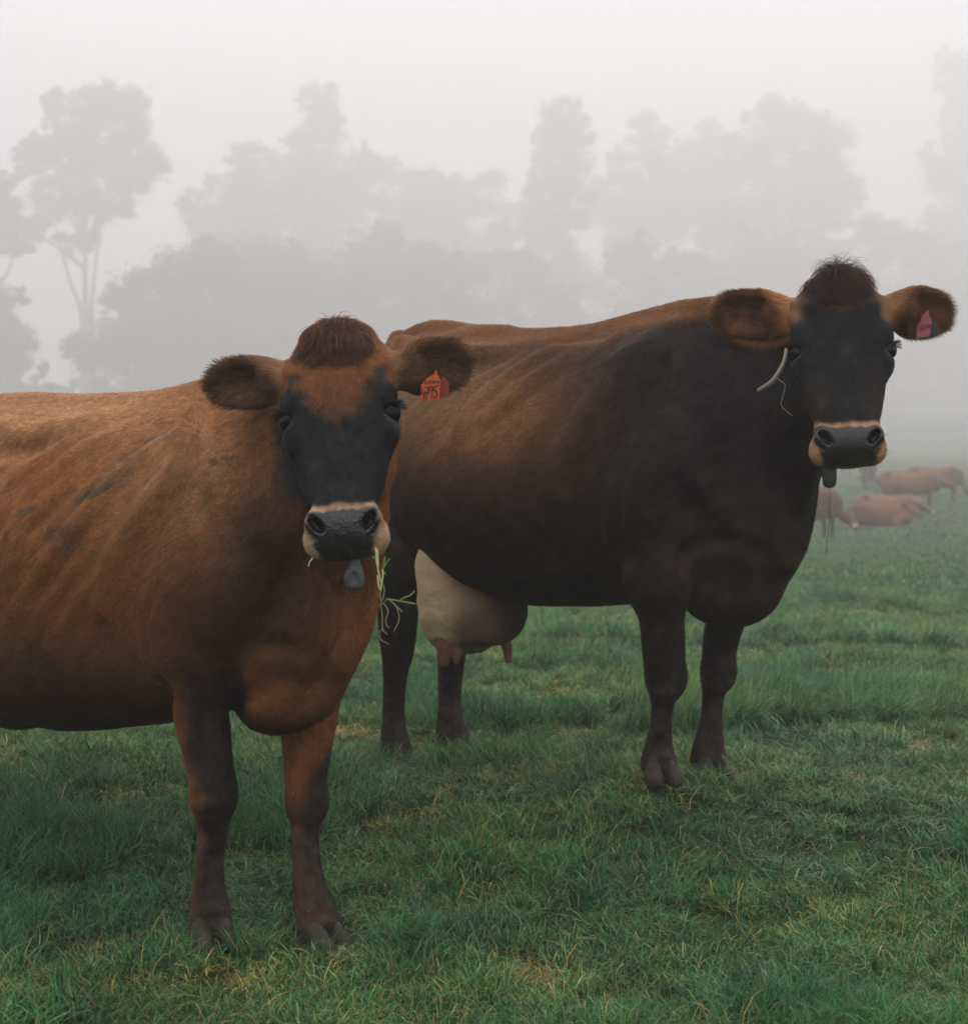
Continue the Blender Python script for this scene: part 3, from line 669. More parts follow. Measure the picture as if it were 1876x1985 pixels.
# ------------------------------------------------------------------ materials of the animals
def attr_mat(name, rough, spec, bump=None, mult=1.0, sheen=0):
    m = mat(name, rough=rough, spec=spec); N = m.node_tree; b = N.nodes['Principled BSDF']
    a = mnode(m, 'ShaderNodeAttribute', attribute_name='col'); 
    if mult != 1:
        g = mnode(m, 'ShaderNodeVectorMath', operation='SCALE'); g.inputs['Scale'].default_value = mult
        N.links.new(a.outputs['Color'], g.inputs[0]); N.links.new(g.outputs[0], b.inputs['Base Color'])
    else: N.links.new(a.outputs['Color'], b.inputs['Base Color'])
    return m
M_HAIR = attr_mat('hair', .5, .14)
def hair_normals(m, f):
    N = m.node_tree; a = mnode(m, 'ShaderNodeAttribute', attribute_name='nrm'); g = mnode(m, 'ShaderNodeNewGeometry')
    t = mnode(m, 'ShaderNodeVectorTransform', vector_type='NORMAL', convert_from='OBJECT', convert_to='WORLD'); N.links.new(a.outputs['Vector'], t.inputs[0])
    x = mnode(m, 'ShaderNodeMix', data_type='VECTOR'); x.inputs[0].default_value = f; N.links.new(g.outputs['Normal'], x.inputs[4]); N.links.new(t.outputs[0], x.inputs[5])
    v = mnode(m, 'ShaderNodeVectorMath', operation='NORMALIZE'); N.links.new(x.outputs[1], v.inputs[0]); N.links.new(v.outputs[0], N.nodes['Principled BSDF'].inputs['Normal'])
M_COAT = attr_mat('coat_hair', .55, .09); hair_normals(M_COAT, .72)
M_SKIN = attr_mat('hide', .75, .1, mult=.8)
N = M_SKIN.node_tree; b = N.nodes['Principled BSDF']
pa = mnode(M_SKIN, 'ShaderNodeAttribute', attribute_name='pad'); mr_ = mnode(M_SKIN, 'ShaderNodeMapRange'); mr_.inputs[3].default_value = .75; mr_.inputs[4].default_value = .34
N.links.new(pa.outputs['Fac'], mr_.inputs[0]); N.links.new(mr_.outputs[0], b.inputs['Roughness'])
m2 = mnode(M_SKIN, 'ShaderNodeMapRange'); m2.inputs[3].default_value = .06; m2.inputs[4].default_value = .45
N.links.new(pa.outputs['Fac'], m2.inputs[0]); N.links.new(m2.outputs[0], b.inputs['Specular IOR Level'])
vo = mnode(M_SKIN, 'ShaderNodeTexVoronoi'); vo.inputs['Scale'].default_value = 170
ns = mnode(M_SKIN, 'ShaderNodeTexNoise'); ns.inputs['Scale'].default_value = 60
tcn = mnode(M_SKIN, 'ShaderNodeTexCoord'); N.links.new(tcn.outputs['Object'], vo.inputs['Vector']); N.links.new(tcn.outputs['Object'], ns.inputs['Vector'])
ad = mnode(M_SKIN, 'ShaderNodeMath', operation='ADD'); N.links.new(vo.outputs['Distance'], ad.inputs[0]); N.links.new(ns.outputs[0], ad.inputs[1])
bp = mnode(M_SKIN, 'ShaderNodeBump'); bp.inputs['Strength'].default_value = .6; bp.inputs['Distance'].default_value = .003
N.links.new(ad.outputs[0], bp.inputs['Height']); N.links.new(bp.outputs[0], b.inputs['Normal'])
M_EYE = mat('eye_surface', (.003, .0028, .0025), .04, .12)
M_WHITE = mat('eye_white_surface', (.20, .19, .18), .25, .4)
M_HORN = mat('hoof_horn', (.06, .045, .036), .6, .25)
N = M_HORN.node_tree; ns = mnode(M_HORN, 'ShaderNodeTexNoise'); ns.inputs['Scale'].default_value = 40; ns.inputs['Detail'].default_value = 5
tcn = mnode(M_HORN, 'ShaderNodeTexCoord'); N.links.new(tcn.outputs['Object'], ns.inputs['Vector'])
cr = mnode(M_HORN, 'ShaderNodeValToRGB'); cr.color_ramp.elements[0].position = .3; cr.color_ramp.elements[0].color = (.012, .011, .009, 1); cr.color_ramp.elements[1].position = .7; cr.color_ramp.elements[1].color = (.042, .031, .023, 1)
N.links.new(ns.outputs[0], cr.inputs[0]); N.links.new(cr.outputs[0], N.nodes['Principled BSDF'].inputs['Base Color'])
bp = mnode(M_HORN, 'ShaderNodeBump'); bp.inputs['Strength'].default_value = .6; bp.inputs['Distance'].default_value = .004
N.links.new(ns.outputs[0], bp.inputs['Height']); N.links.new(bp.outputs[0], N.nodes['Principled BSDF'].inputs['Normal'])

def make_curves(name, pos, rad, col, mat_, parent, nrm=None):
    """pos (n, k, 3), rad (k,) or (n,k), col (n,3)"""
    n, k, _ = pos.shape
    cd = bpy.data.hair_curves.new(name)
    cd.add_curves([k] * n)
    cd.position_data.foreach_set('vector', np.ascontiguousarray(pos, np.float32).ravel())
    r = cd.attributes.get('radius') or cd.attributes.new('radius', 'FLOAT', 'POINT')
    r.data.foreach_set('value', np.ascontiguousarray(np.broadcast_to(rad, (n, k)), np.float32).ravel())
    a = cd.attributes.new('col', 'FLOAT_COLOR', 'CURVE')
    a.data.foreach_set('color', np.hstack([col, np.ones((n, 1))]).astype(np.float32).ravel())
    if nrm is not None:
        a = cd.attributes.new('nrm', 'FLOAT_VECTOR', 'CURVE'); a.data.foreach_set('vector', np.ascontiguousarray(nrm, np.float32).ravel())
    cd.materials.append(mat_)
    o = bpy.data.objects.new(name, cd); COL.objects.link(o); o.parent = parent
    return o

def sample_tris(V, T, dens, rg):
    a, b, c = V[T[:, 0]], V[T[:, 1]], V[T[:, 2]]
    cr = np.cross(b - a, c - a); area = np.linalg.norm(cr, axis=1) / 2
    ex = area * dens; n = np.floor(ex + rg.random(len(ex))).astype(int)
    idx = np.repeat(np.arange(len(T)), n); r1 = np.sqrt(rg.random(len(idx))); r2 = rg.random(len(idx))
    w0, w1, w2 = 1 - r1, r1 * (1 - r2), r1 * r2
    p = a[idx] * w0[:, None] + b[idx] * w1[:, None] + c[idx] * w2[:, None]
    return p, idx, np.stack([w0, w1, w2], 1)

def vnormals(V, T):
    fn = np.cross(V[T[:, 1]] - V[T[:, 0]], V[T[:, 2]] - V[T[:, 0]]); N_ = np.zeros_like(V)
    for k in range(3):
        for j in range(3): N_[:, j] += np.bincount(T[:, k], fn[:, j], len(V))
    return N_ / (np.linalg.norm(N_, axis=1)[:, None] + 1e-12)

FURD = float(os.environ.get('FURD', '1'))
def add_fur(cow, V, T, root):
    fr, B, hc = cow['fr'], cow['B'], cow['hc']; rg = np.random.default_rng(11)
    VN = vnormals(V, T)
    cam_l = fr.loc((0, 0, CAMH))
    cen = V[T].mean(1); fnm = VN[T].mean(1); tc_ = cam_l - cen; tc_ /= np.linalg.norm(tc_, axis=1)[:, None]
    facing = (fnm * tc_).sum(1)
    dh = np.linalg.norm(cen - hc, axis=1)
    dens = np.where(facing > -.25, 135000., 30000.) * np.where(dh < .34, 1.9, 1.0)
    W = cen @ fr.M + fr.O; px = CX + W[:, 0] / np.maximum(W[:, 1], .5) * FPX
    dens = np.where((px < -60) | (px > 1940), np.minimum(dens, 25000), dens) * FURD
    p, idx, bw = sample_tris(V, T, dens, rg)
    n = (VN[T[idx]] * bw[:, :, None]).sum(1); n /= np.linalg.norm(n, axis=1)[:, None]
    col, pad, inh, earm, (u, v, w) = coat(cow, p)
    x, y, z = p[:, 0], p[:, 1], p[:, 2]
    # growth direction
    base = np.tile(gs((-.85, 0, -.55)), (len(p), 1))
    legm = sstep(.62, .45, z - cow['zoff'])
    base = base * (1 - legm[:, None]) + legm[:, None] * gs((-.15, 0, -1))
    hd = B[0] * 1.0
    upf = sstep(-.06, -.12, u)                         # above the eyes the hair turns outward and up
    hdir = hd[None] * (1 - 1.2 * upf)[:, None] + B[1][None] * (np.clip(v / .05, -1, 1) * (.25 + .6 * upf))[:, None]
    base = base * (1 - inh[:, None]) + inh[:, None] * hdir
    inner = np.zeros(len(p))
    for R, mid in cow['ears']:
        e = (p - mid) @ R.T; m = (np.linalg.norm(e / gs((.11, .08, .06)), axis=1) < 1.1)
        ed = R[0][None] * 1.0 + R[1][None] * (np.clip(e[:, 1] / .05, -1, 1) * .55)[:, None]
        base[m] = ed[m]; inner[m] = np.clip((e[m, 2] + .01) / .02, 0, 1) * (n[m] @ R[2] > 0)
    wav = np.stack([fbm(p, 9, 30 + k, 2) - .5 for k in range(3)], 1)
    wv2 = np.stack([fbm(p, 38, 90 + k, 2) - .5 for k in range(3)], 1)
    base = base + wav * 1.0 + wv2 * .9 + rg.normal(0, .13, p.shape)
    t = base - (base * n).sum(1)[:, None] * n; t /= np.linalg.norm(t, axis=1)[:, None] + 1e-9
    L = np.full(len(p), .015) * (1 - .25 * legm)
    top = sstep(.35, .9, n[:, 2]) * (1 - inh); L = L + .006 * top
    L = L * (1 - inh * .40); L = np.where(inh > .5, L + .010 * sstep(-.11, -.17, u), L)
    mzl = inh * sstep(.18, .20, u); L = L * (1 - .55 * mzl)
    L = np.where(earm > .3, .013 + .018 * inner, L)
    L = L * (1 + .3 * (fbm(p, 20, 77, 2) - .5)) * rg.uniform(.6, 1.15, len(p))
    lift = .22 + .12 * top + .15 * (earm > .3) + rg.normal(0, .06, len(p))
    # bare nose pad, eyes
    keep = pad < .35
    for sg in (-1, 1):
        keep &= np.sqrt((u - .002) ** 2 + (v - sg * .108 * cow['broad']) ** 2 + (w + .024) ** 2) > .025
        keep &= ~((np.abs(v - sg * .052) < .016) & (np.abs(u - .24) < .03) & (w > -.03) & (inh > .5))
    for A, rA, _ in cow['feet']: keep &= ~((np.linalg.norm(p[:, :2] - A[-1, :2], axis=1) < .09) & (z < A[-1, 2] - .02))
    p, n, t, L, lift, col, legm = p[keep], n[keep], t[keep], L[keep], lift[keep], col[keep], legm[keep]
    rnd = rg.normal(0, 1, (len(p), 3)) * .0012
    d0 = t + n * lift[:, None]; d0 /= np.linalg.norm(d0, axis=1)[:, None]; d1 = t + n * (lift * .2)[:, None] - gs((0, 0, .08)); d1 /= np.linalg.norm(d1, axis=1)[:, None]
    q0 = p - n * .001; q1 = q0 + d0 * (L * .45)[:, None]; q2 = q1 + d1 * (L * .55)[:, None] + rnd
    pos = np.stack([q0, q1, q2], 1)
    col = col * np.exp(rg.normal(0, .27, len(p)))[:, None] * 1.05
    make_curves('coat', pos, np.array([.00050, .00042, .00010]), np.clip(col, 0, 1), M_COAT, root, n)
    print('hairs', len(p), round(time.time() - T0, 1))

def strands(name, roots, dirs, L, curl, col, rad, parent, k=6, grav=.6, seed=3, noise=.004):
    rg = np.random.default_rng(seed); n = len(roots); pos = [roots]; d = dirs.copy(); p = roots.copy(); st = (L / (k - 1))[:, None]
    ph = rg.normal(0, 1, (n, 3)) * curl
    for i in range(k - 1):
        d = d + ph * .25 - gs((0, 0, grav)) * .25; d /= np.linalg.norm(d, axis=1)[:, None]
        p = p + d * st + rg.normal(0, noise, (n, 3)) * .3; pos.append(p)
    pos = np.stack(pos, 1)
    r = np.linspace(1, .2, k) * rad
    return make_curves(name, pos, r, col, M_HAIR, parent)

def finish_cow(cow, label, thing_name='cow'):
    F, fr, B, hc, h, s = cow['F'], cow['fr'], cow['B'], cow['hc'], cow['h'], cow['s']
    root = thing(thing_name, label, 'cow', fr.O, -fr.th)
    V, Q = F.mesh(cow['lo'], cow['hi'], .008)
    ctr = hc - B[2] * .04 + B[0] * .03
    V2, T = refine(F, V, Q, np.linalg.norm(V - ctr, axis=1) < .36)
    V2 = F.project(V2, 2)
    # keep the largest connected shell only
    lab = np.arange(len(V2))
    for _ in range(400):
        m = np.minimum(np.minimum(lab[T[:, 0]], lab[T[:, 1]]), lab[T[:, 2]]); l2 = lab.copy()
        for k in range(3): np.minimum.at(l2, T[:, k], m)
        l2 = l2[l2]
        if (l2 == lab).all(): break
        lab = l2
    big = np.bincount(lab).argmax(); T = T[lab[T[:, 0]] == big]
    used = np.unique(T); mp = -np.ones(len(V2), int); mp[used] = np.arange(len(used)); V2 = V2[used]; T = mp[T]
    fn = np.cross(V2[T[:, 1]] - V2[T[:, 0]], V2[T[:, 2]] - V2[T[:, 0]])
    if (fn * (V2[T[:, 0]] - V2.mean(0))).sum() < 0: T = T[:, ::-1]
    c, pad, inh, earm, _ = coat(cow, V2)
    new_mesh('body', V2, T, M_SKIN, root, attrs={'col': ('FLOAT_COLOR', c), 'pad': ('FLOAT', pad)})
    print('body', len(V2), round(time.time() - T0, 1))
    if FURD > 0: add_fur(cow, V2, T, root)
    # eyes
    for sg in (-1, 1):
        bm = bmesh.new(); bmesh.ops.create_uvsphere(bm, u_segments=32, v_segments=20, radius=.0225 * s)
        me = bpy.data.meshes.new('eye'); bm.to_mesh(me); bm.free(); me.materials.append(M_EYE)
        me.polygons.foreach_set('use_smooth', np.ones(len(me.polygons), bool))
        o = bpy.data.objects.new('eye', me); COL.objects.link(o); o.parent = root; o.location = h(.002, sg * .1015 * cow['broad'], -.030)
        dv = np.array([.30, -sg * .45, .86]); dv /= np.linalg.norm(dv); bm = bmesh.new(); bmesh.ops.create_uvsphere(bm, u_segments=16, v_segments=10, radius=1)
        Rl = frame(B[0], dv @ B); Mx = np.diag([.0070, .0020, .0022]) @ Rl * s
        for vv in bm.verts: vv.co = Vector((np.array(vv.co[:]) @ Mx + (dv @ B) * .0217 * s).tolist())
        me = bpy.data.meshes.new('eye_white'); bm.to_mesh(me); bm.free(); me.materials.append(M_WHITE); me.polygons.foreach_set('use_smooth', np.ones(len(me.polygons), bool))
        o2 = bpy.data.objects.new('eye_white', me); COL.objects.link(o2); o2.parent = o
    # lashes
    rg = np.random.default_rng(4); n = 90
    rts, drs = [], []
    for sg in (-1, 1):
        a = rg.uniform(-.9, 1.0, n); out = np.stack([-.75 + .0 * a, sg * (.8 + .2 * a), .45 - .5 * a], 1)
        rts.append(np.array([h(-.015 + .006 * abs(t), sg * (.115 + .004 * t) * cow['broad'], -.024 - .016 * t) for t in a])); drs.append((out + rg.normal(0, .12, out.shape)) @ B)
    rts = np.vstack(rts); drs = np.vstack(drs); drs /= np.linalg.norm(drs, axis=1)[:, None]
    strands('eyelashes', rts, drs, rg.uniform(.016, .026, len(rts)), .0, np.tile(gs((.01, .01, .01)), (len(rts), 1)), .00045, root, 5, 1.3, noise=.0008)
    return root, V2, T

def hoof(fr, foot, fwd, gz, parent, s=1.0):
    """a cloven hoof: two claws on the ground"""
    G = Field(); f = gs((fwd[0], fwd[1], 0)); f /= np.linalg.norm(f); l = np.array([-f[1], f[0], 0]); R = np.stack([f, l, [0, 0, 1]])
    c = gs((foot[0], foot[1], gz))
    for sg in (-1, 1):
        ell(G, c + l * sg * .0255 * s + f * .012 + [0, 0, .022], gs((.056, .024, .045)) * s, frame(f + np.array([0, 0, -.35]), (0, 0, 1)), .004)
        ell(G, c + l * sg * .024 * s + f * .046 + l * sg * .004 + [0, 0, .012], gs((.036, .022, .024)) * s, R, .015)
    G.add(lambda X, Y, Z: Z - gz + .006 + 0 * X + 0 * Y, c - .15, c + .15, .006, 's')
    V, Q = G.mesh(c - [.12, .12, .05], c + [.14, .12, .10], .004)
    return new_mesh('hoof', V, Q, M_HORN, parent)
# ------------------------------------------------------------------ ground sheet
def ground_sheet():
    ys = np.concatenate([np.arange(-70, 1.5, 2.0), np.arange(1.5, 8, .06), np.arange(8, 30, .3), np.arange(30, 100, 1.5), np.arange(100, 521, 6.)])
    xs = np.concatenate([np.concatenate([np.arange(-400, -50, 10.), np.arange(-50, -8, 3.0)]), np.arange(-8, -3, .3), np.arange(-3, 3, .06), np.arange(3, 8, .3), np.arange(8, 50, 3.0), np.arange(50, 401, 10.)])
    X, Y = np.meshgrid(xs, ys, indexing='ij'); Z = ground(X, Y) - .004
    i = np.arange(X.size).reshape(X.shape); q = np.stack([i[:-1, :-1], i[1:, :-1], i[1:, 1:], i[:-1, 1:]], -1).reshape(-1, 4)
    m = mat('soil_and_turf', rough=.95, spec=.1); N = m.node_tree
    g = mnode(m, 'ShaderNodeNewGeometry')
    n1 = mnode(m, 'ShaderNodeTexNoise'); n1.inputs['Scale'].default_value = 9; n1.inputs['Detail'].default_value = 8; n1.inputs['Roughness'].default_value = .7
    n2 = mnode(m, 'ShaderNodeTexNoise'); n2.inputs['Scale'].default_value = .5; n2.inputs['Detail'].default_value = 4
    r1 = mnode(m, 'ShaderNodeValToRGB'); e = r1.color_ramp.elements; e[0].position = .35; e[0].color = (.022, .026, .013, 1); e[1].position = .70; e[1].color = (.040, .095, .030, 1)
    r2 = mnode(m, 'ShaderNodeValToRGB'); e = r2.color_ramp.elements; e[0].position = .3; e[0].color = (.75, .8, .8, 1); e[1].position = .7; e[1].color = (1.15, 1.15, .9, 1)
    mu = mnode(m, 'ShaderNodeMix', data_type='RGBA', blend_type='MULTIPLY'); mu.inputs[0].default_value = 1
    for n in (n1, n2): N.links.new(g.outputs['Position'], n.inputs['Vector'])
    N.links.new(n1.outputs[0], r1.inputs[0]); N.links.new(n2.outputs[0], r2.inputs[0]); N.links.new(r1.outputs[0], mu.inputs[6]); N.links.new(r2.outputs[0], mu.inputs[7])
    N.links.new(mu.outputs[2], N.nodes['Principled BSDF'].inputs['Base Color'])
    o = new_mesh('pasture_ground', np.stack([X, Y, Z], -1).reshape(-1, 3), q, m)
    o['kind'] = 'structure'

# ------------------------------------------------------------------ grass
def grass_mat():
    m = mat('grass_blades', rough=.42, spec=.32); N = m.node_tree; L_ = N.links.new
    b = N.nodes['Principled BSDF']; out = N.nodes['Material Output']
    a = mnode(m, 'ShaderNodeAttribute', attribute_name='col'); g = mnode(m, 'ShaderNodeNewGeometry'); oi = mnode(m, 'ShaderNodeObjectInfo')
    n1 = mnode(m, 'ShaderNodeTexNoise'); n1.inputs['Scale'].default_value = 1.3; n1.inputs['Detail'].default_value = 5
    r1 = mnode(m, 'ShaderNodeValToRGB'); e = r1.color_ramp.elements; e[0].position = .34; e[0].color = (.62, .85, .84, 1); e[1].position = .66; e[1].color = (1.35, 1.25, .88, 1)
    mu = mnode(m, 'ShaderNodeMix', data_type='RGBA', blend_type='MULTIPLY'); mu.inputs[0].default_value = 1
    hs = mnode(m, 'ShaderNodeHueSaturation'); mr = mnode(m, 'ShaderNodeMapRange'); mr.inputs[3].default_value = .65; mr.inputs[4].default_value = 1.35
    L_(g.outputs['Position'], n1.inputs['Vector']); L_(n1.outputs[0], r1.inputs[0]); L_(a.outputs['Color'], mu.inputs[6]); L_(r1.outputs[0], mu.inputs[7])
    L_(oi.outputs['Random'], mr.inputs[0]); L_(mr.outputs[0], hs.inputs['Value']); L_(mu.outputs[2], hs.inputs['Color']); L_(hs.outputs[0], b.inputs['Base Color'])
    tr = mnode(m, 'ShaderNodeBsdfTranslucent'); ms = mnode(m, 'ShaderNodeMixShader'); ms.inputs[0].default_value = .25
    L_(hs.outputs[0], tr.inputs[0]); L_(b.outputs[0], ms.inputs[1]); L_(tr.outputs[0], ms.inputs[2]); L_(ms.outputs[0], out.inputs[0])
    return m
M_GRASS = grass_mat()
GREENS = gs([(.044, .175, .060), (.032, .145, .068), (.066, .205, .058), (.120, .235, .080), (.024, .105, .054), (.22, .31, .16)])
def blade_mesh(name, n, r, hmin, hmax, w, lean, dry, seed, comb=None, segs=3):
    rg = np.random.default_rng(seed); V = []; Fc = []; Cc = []
    a = rg.uniform(0, 2 * math.pi, n); rr = r * np.sqrt(rg.random(n)); bx, by = rr * np.cos(a), rr * np.sin(a)
    for i in range(n):
        isdry = rg.random() < dry
        H = rg.uniform(hmin, hmax) * (1.0 if not isdry else rg.uniform(.5, 1.1)); az = rg.uniform(0, 2 * math.pi) if comb is None else comb + rg.normal(0, .7)
        ln = abs(rg.normal(lean, lean * .5)) * (1.3 if isdry else 1); fa = rg.uniform(0, 2 * math.pi); ww = w * (rg.uniform(.6, 1.35) if rg.random() < .95 else rg.uniform(1.5, 2.0))
        if isdry: c = gs([(.52, .40, .20), (.42, .30, .14), (.55, .40, .12), (.17, .09, .045)][rg.integers(4)])
        else: c = GREENS[rg.integers(len(GREENS))] * rg.uniform(.7, 1.4)
        side = np.array([-math.sin(fa), math.cos(fa), 0]); d = np.array([math.cos(az), math.sin(az), 0]); b0 = len(V)
        for k in range(segs + 1):
            t = k / segs; th = ln * t * 1.1
            p = np.array([bx[i], by[i], 0]) + d * H * (math.sin(th) * t) + np.array([0, 0, H * t * max(math.cos(th), -.1)])
            wk = ww * (1 - t ** 1.8) * .5 + (.00015 if k == segs else 0)
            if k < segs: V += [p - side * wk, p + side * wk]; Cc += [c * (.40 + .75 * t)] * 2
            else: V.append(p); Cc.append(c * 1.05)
        for k in range(segs - 1): Fc += [(b0 + 2 * k, b0 + 2 * k + 1, b0 + 2 * k + 3), (b0 + 2 * k, b0 + 2 * k + 3, b0 + 2 * k + 2)]
        Fc.append((b0 + 2 * segs - 2, b0 + 2 * segs - 1, b0 + 2 * segs))
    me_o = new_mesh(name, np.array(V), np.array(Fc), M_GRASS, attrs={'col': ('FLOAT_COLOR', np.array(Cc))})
    COL.objects.unlink(me_o)
    return me_o

def scatter(name, objs, pts, rot, scl, idx, label=None):
    """one object whose geometry nodes place the tuft meshes on its points"""
    me = bpy.data.meshes.new(name); me.vertices.add(len(pts)); me.vertices.foreach_set('co', pts.astype(np.float32).ravel())
    a = me.attributes.new('rot', 'FLOAT_VECTOR', 'POINT'); a.data.foreach_set('vector', rot.astype(np.float32).ravel())
    a = me.attributes.new('scl', 'FLOAT_VECTOR', 'POINT'); a.data.foreach_set('vector', scl.astype(np.float32).ravel())
    a = me.attributes.new('idx', 'INT', 'POINT'); a.data.foreach_set('value', idx.astype(np.int32))
    o = bpy.data.objects.new(name, me); COL.objects.link(o); me.materials.append(M_GRASS)
    ng = bpy.data.node_groups.new(name, 'GeometryNodeTree')
    ng.interface.new_socket('Geometry', in_out='INPUT', socket_type='NodeSocketGeometry'); ng.interface.new_socket('Geometry', in_out='OUTPUT', socket_type='NodeSocketGeometry')
    gi = ng.nodes.new('NodeGroupInput'); go = ng.nodes.new('NodeGroupOutput'); jn = ng.nodes.new('GeometryNodeGeometryToInstance')
    iop = ng.nodes.new('GeometryNodeInstanceOnPoints'); m2p = ng.nodes.new('GeometryNodeMeshToPoints')
    for ob in reversed(objs):                            # the last link is the first instance
        inf = ng.nodes.new('GeometryNodeObjectInfo'); inf.inputs['Object'].default_value = ob; inf.inputs['As Instance'].default_value = True
        ng.links.new(inf.outputs['Geometry'], jn.inputs[0])
    iop.inputs['Pick Instance'].default_value = True
    def at(nm, ty):
        n = ng.nodes.new('GeometryNodeInputNamedAttribute'); n.data_type = ty; n.inputs['Name'].default_value = nm; return n.outputs['Attribute']
    ng.links.new(gi.outputs[0], m2p.inputs[0]); ng.links.new(m2p.outputs[0], iop.inputs['Points'])
    # chain of joins so that the order of the tufts is kept
    ng.links.new(jn.outputs[0], iop.inputs['Instance']); ng.links.new(at('idx', 'INT'), iop.inputs['Instance Index'])
    ng.links.new(at('rot', 'FLOAT_VECTOR'), iop.inputs['Rotation']); ng.links.new(at('scl', 'FLOAT_VECTOR'), iop.inputs['Scale'])
    ng.links.new(iop.outputs[0], go.inputs[0])
    md = o.modifiers.new('tufts', 'NODES'); md.node_group = ng
    return o

def grass():
    rg = np.random.default_rng(5)
    kinds = [blade_mesh('short_tuft', 130, .060, .030, .072, .0025, .8, .13, 1), blade_mesh('short_tuft', 130, .060, .024, .062, .0023, .95, .18, 2), blade_mesh('short_tuft', 120, .058, .035, .085, .0029, .7, .10, 3),
             blade_mesh('yellow_tuft', 120, .055, .02, .05, .0020, 1.0, .40, 4), blade_mesh('long_tuft', 85, .045, .06, .14, .0030, .8, .04, 5), blade_mesh('combed_tuft', 100, .05, .09, .19, .0030, 1.1, .04, 6, comb=0.),
             blade_mesh('dead_tuft', 90, .055, .015, .050, .0026, 1.4, .8, 7), blade_mesh('straw', 5, .05, .07, .15, .0020, 1.35, 1.0, 8), blade_mesh('straw', 3, .04, .05, .11, .0034, .8, 1.0, 9)]
    far = [blade_mesh('far_tuft', 60, .16, .05, .11, .009, .8, .03, 11, segs=2), blade_mesh('far_tuft', 60, .16, .04, .10, .010, 1.0, .07, 12, segs=2)]
    allk = kinds + far
    P_, R_, S_, I_ = [], [], [], []
    def put(x, y, i, s, hz=None, az=None):
        z = ground(x, y); n = len(x)
        P_.append(np.stack([x, y, z], 1)); rz = rg.uniform(0, 2 * math.pi, n) if az is None else az
        R_.append(np.stack([rg.normal(0, .12, n), rg.normal(0, .12, n), rz], 1))
        hz = np.ones(n) if hz is None else hz
        S_.append(np.stack([s, s, s * hz], 1)); I_.append(i)
    def region(y0, y1, dens, wx=.42):
        n = int(rg.poisson(dens * (y1 - y0) * (y0 + y1) * wx)); y = np.sqrt(rg.uniform(y0 ** 2, y1 ** 2, n)); x = rg.uniform(-1, 1, n) * y * wx
        return x, y
    GD = float(os.environ.get('GRASSD', '1'))
    for y0, y1, dens in ((1.9, 4.6, 420), (4.6, 7.5, 260), (7.5, 14, 110)):
        x, y = region(y0, y1, dens * GD, .46); n = len(x)
        pts = np.stack([x, y, 0 * x], 1); nz = fbm(pts, 2.2, 50); n2 = fbm(pts, 5.5, 60, 2); n3 = fbm(pts, 3.7, 70, 2)
        i = rg.integers(0, 3, n); i = np.where((n2 > .58) & (rg.random(n) < .28), 3, i); i = np.where(rg.random(n) < .05, 3, i); i = np.where((n3 > .66) & (rg.random(n) < .7), 6, i)
        i = np.where((nz > .62) & (rg.random(n) < .35), 4, i); i = np.where(rg.random(n) < .025, 4, i); i = np.where(rg.random(n) < .15, 7 + rg.integers(0, 2, n), i)
        keep = ~((n3 > .74) & (rg.random(n) < .30))
        fd = np.min([np.hypot(x - fx, y - fy + .03) for fx, fy, _ in FEET], axis=0)
        keep &= (fd > .04)
        s = rg.uniform(.75, 1.25, n) * (1 if y0 < 7 else 1.35); hz = (.50 + .9 * np.clip(nz - .2, 0, 1)) * (.8 + .2 * sstep(.08, .20, fd))
        put(x[keep], y[keep], i[keep], s[keep], hz[keep])
    # long grass: the combed band right of the far cow's fore legs, tussocks under its belly, at the left edge and in the near right corner
    for cx, cy, rx, ry, n, k, az in ((1.45, 5.55, .95, .28, 420, 5, .2), (.85, 5.6, .30, .22, 80, 5, .3), (.05, 5.5, .38, .25, 150, 4, None), (.02, 4.6, .2, .12, 40, 4, None), (-.30, 5.9, .15, .2, 40, 4, None), (.75, 5.2, .22, .12, 60, 5, .4),
                                      (-1.22, 3.75, .33, .20, 260, 4, None), (-1.30, 3.25, .30, .2, 160, 4, None), (1.0, 2.68, .22, .10, 120, 4, None), (.62, 2.78, .16, .10, 40, 4, None), (1.35, 3.6, .12, .3, 60, 4, None),
                                      (-.60, 3.9, .2, .12, 50, 4, None), (2.6, 8, 1.2, .5, 160, 5, .1), (-.3, 8.3, .9, .5, 100, 4, None)):
        n = int(n * GD); a = rg.uniform(0, 2 * math.pi, n); r = np.sqrt(rg.random(n)); x = cx + rx * r * np.cos(a); y = cy + ry * r * np.sin(a)
        sp = (.75 if cy < 3.5 else 1.0)
        put(x, y, np.full(n, k), rg.uniform(.7, 1.15, n) * sp, None, None if az is None else az + rg.normal(0, .6, n) + (x > cx) * 0)
    x, y = region(14, 30, 24 * GD, .42); n = len(x); put(x, y, 9 + rg.integers(0, 2, n), rg.uniform(.9, 1.3, n), None)
    x, y = region(30, 60, 5 * GD, .42); n = len(x); put(x, y, 9 + rg.integers(0, 2, n), rg.uniform(1.5, 2.2, n), np.full(n, .7))
    pts = np.vstack(P_); print('tufts', len(pts))
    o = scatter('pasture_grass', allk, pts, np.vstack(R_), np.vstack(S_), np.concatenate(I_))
    tag(o, 'short damp green pasture grass with straw coloured blades and darker tussocks', 'grass', kind='stuff')

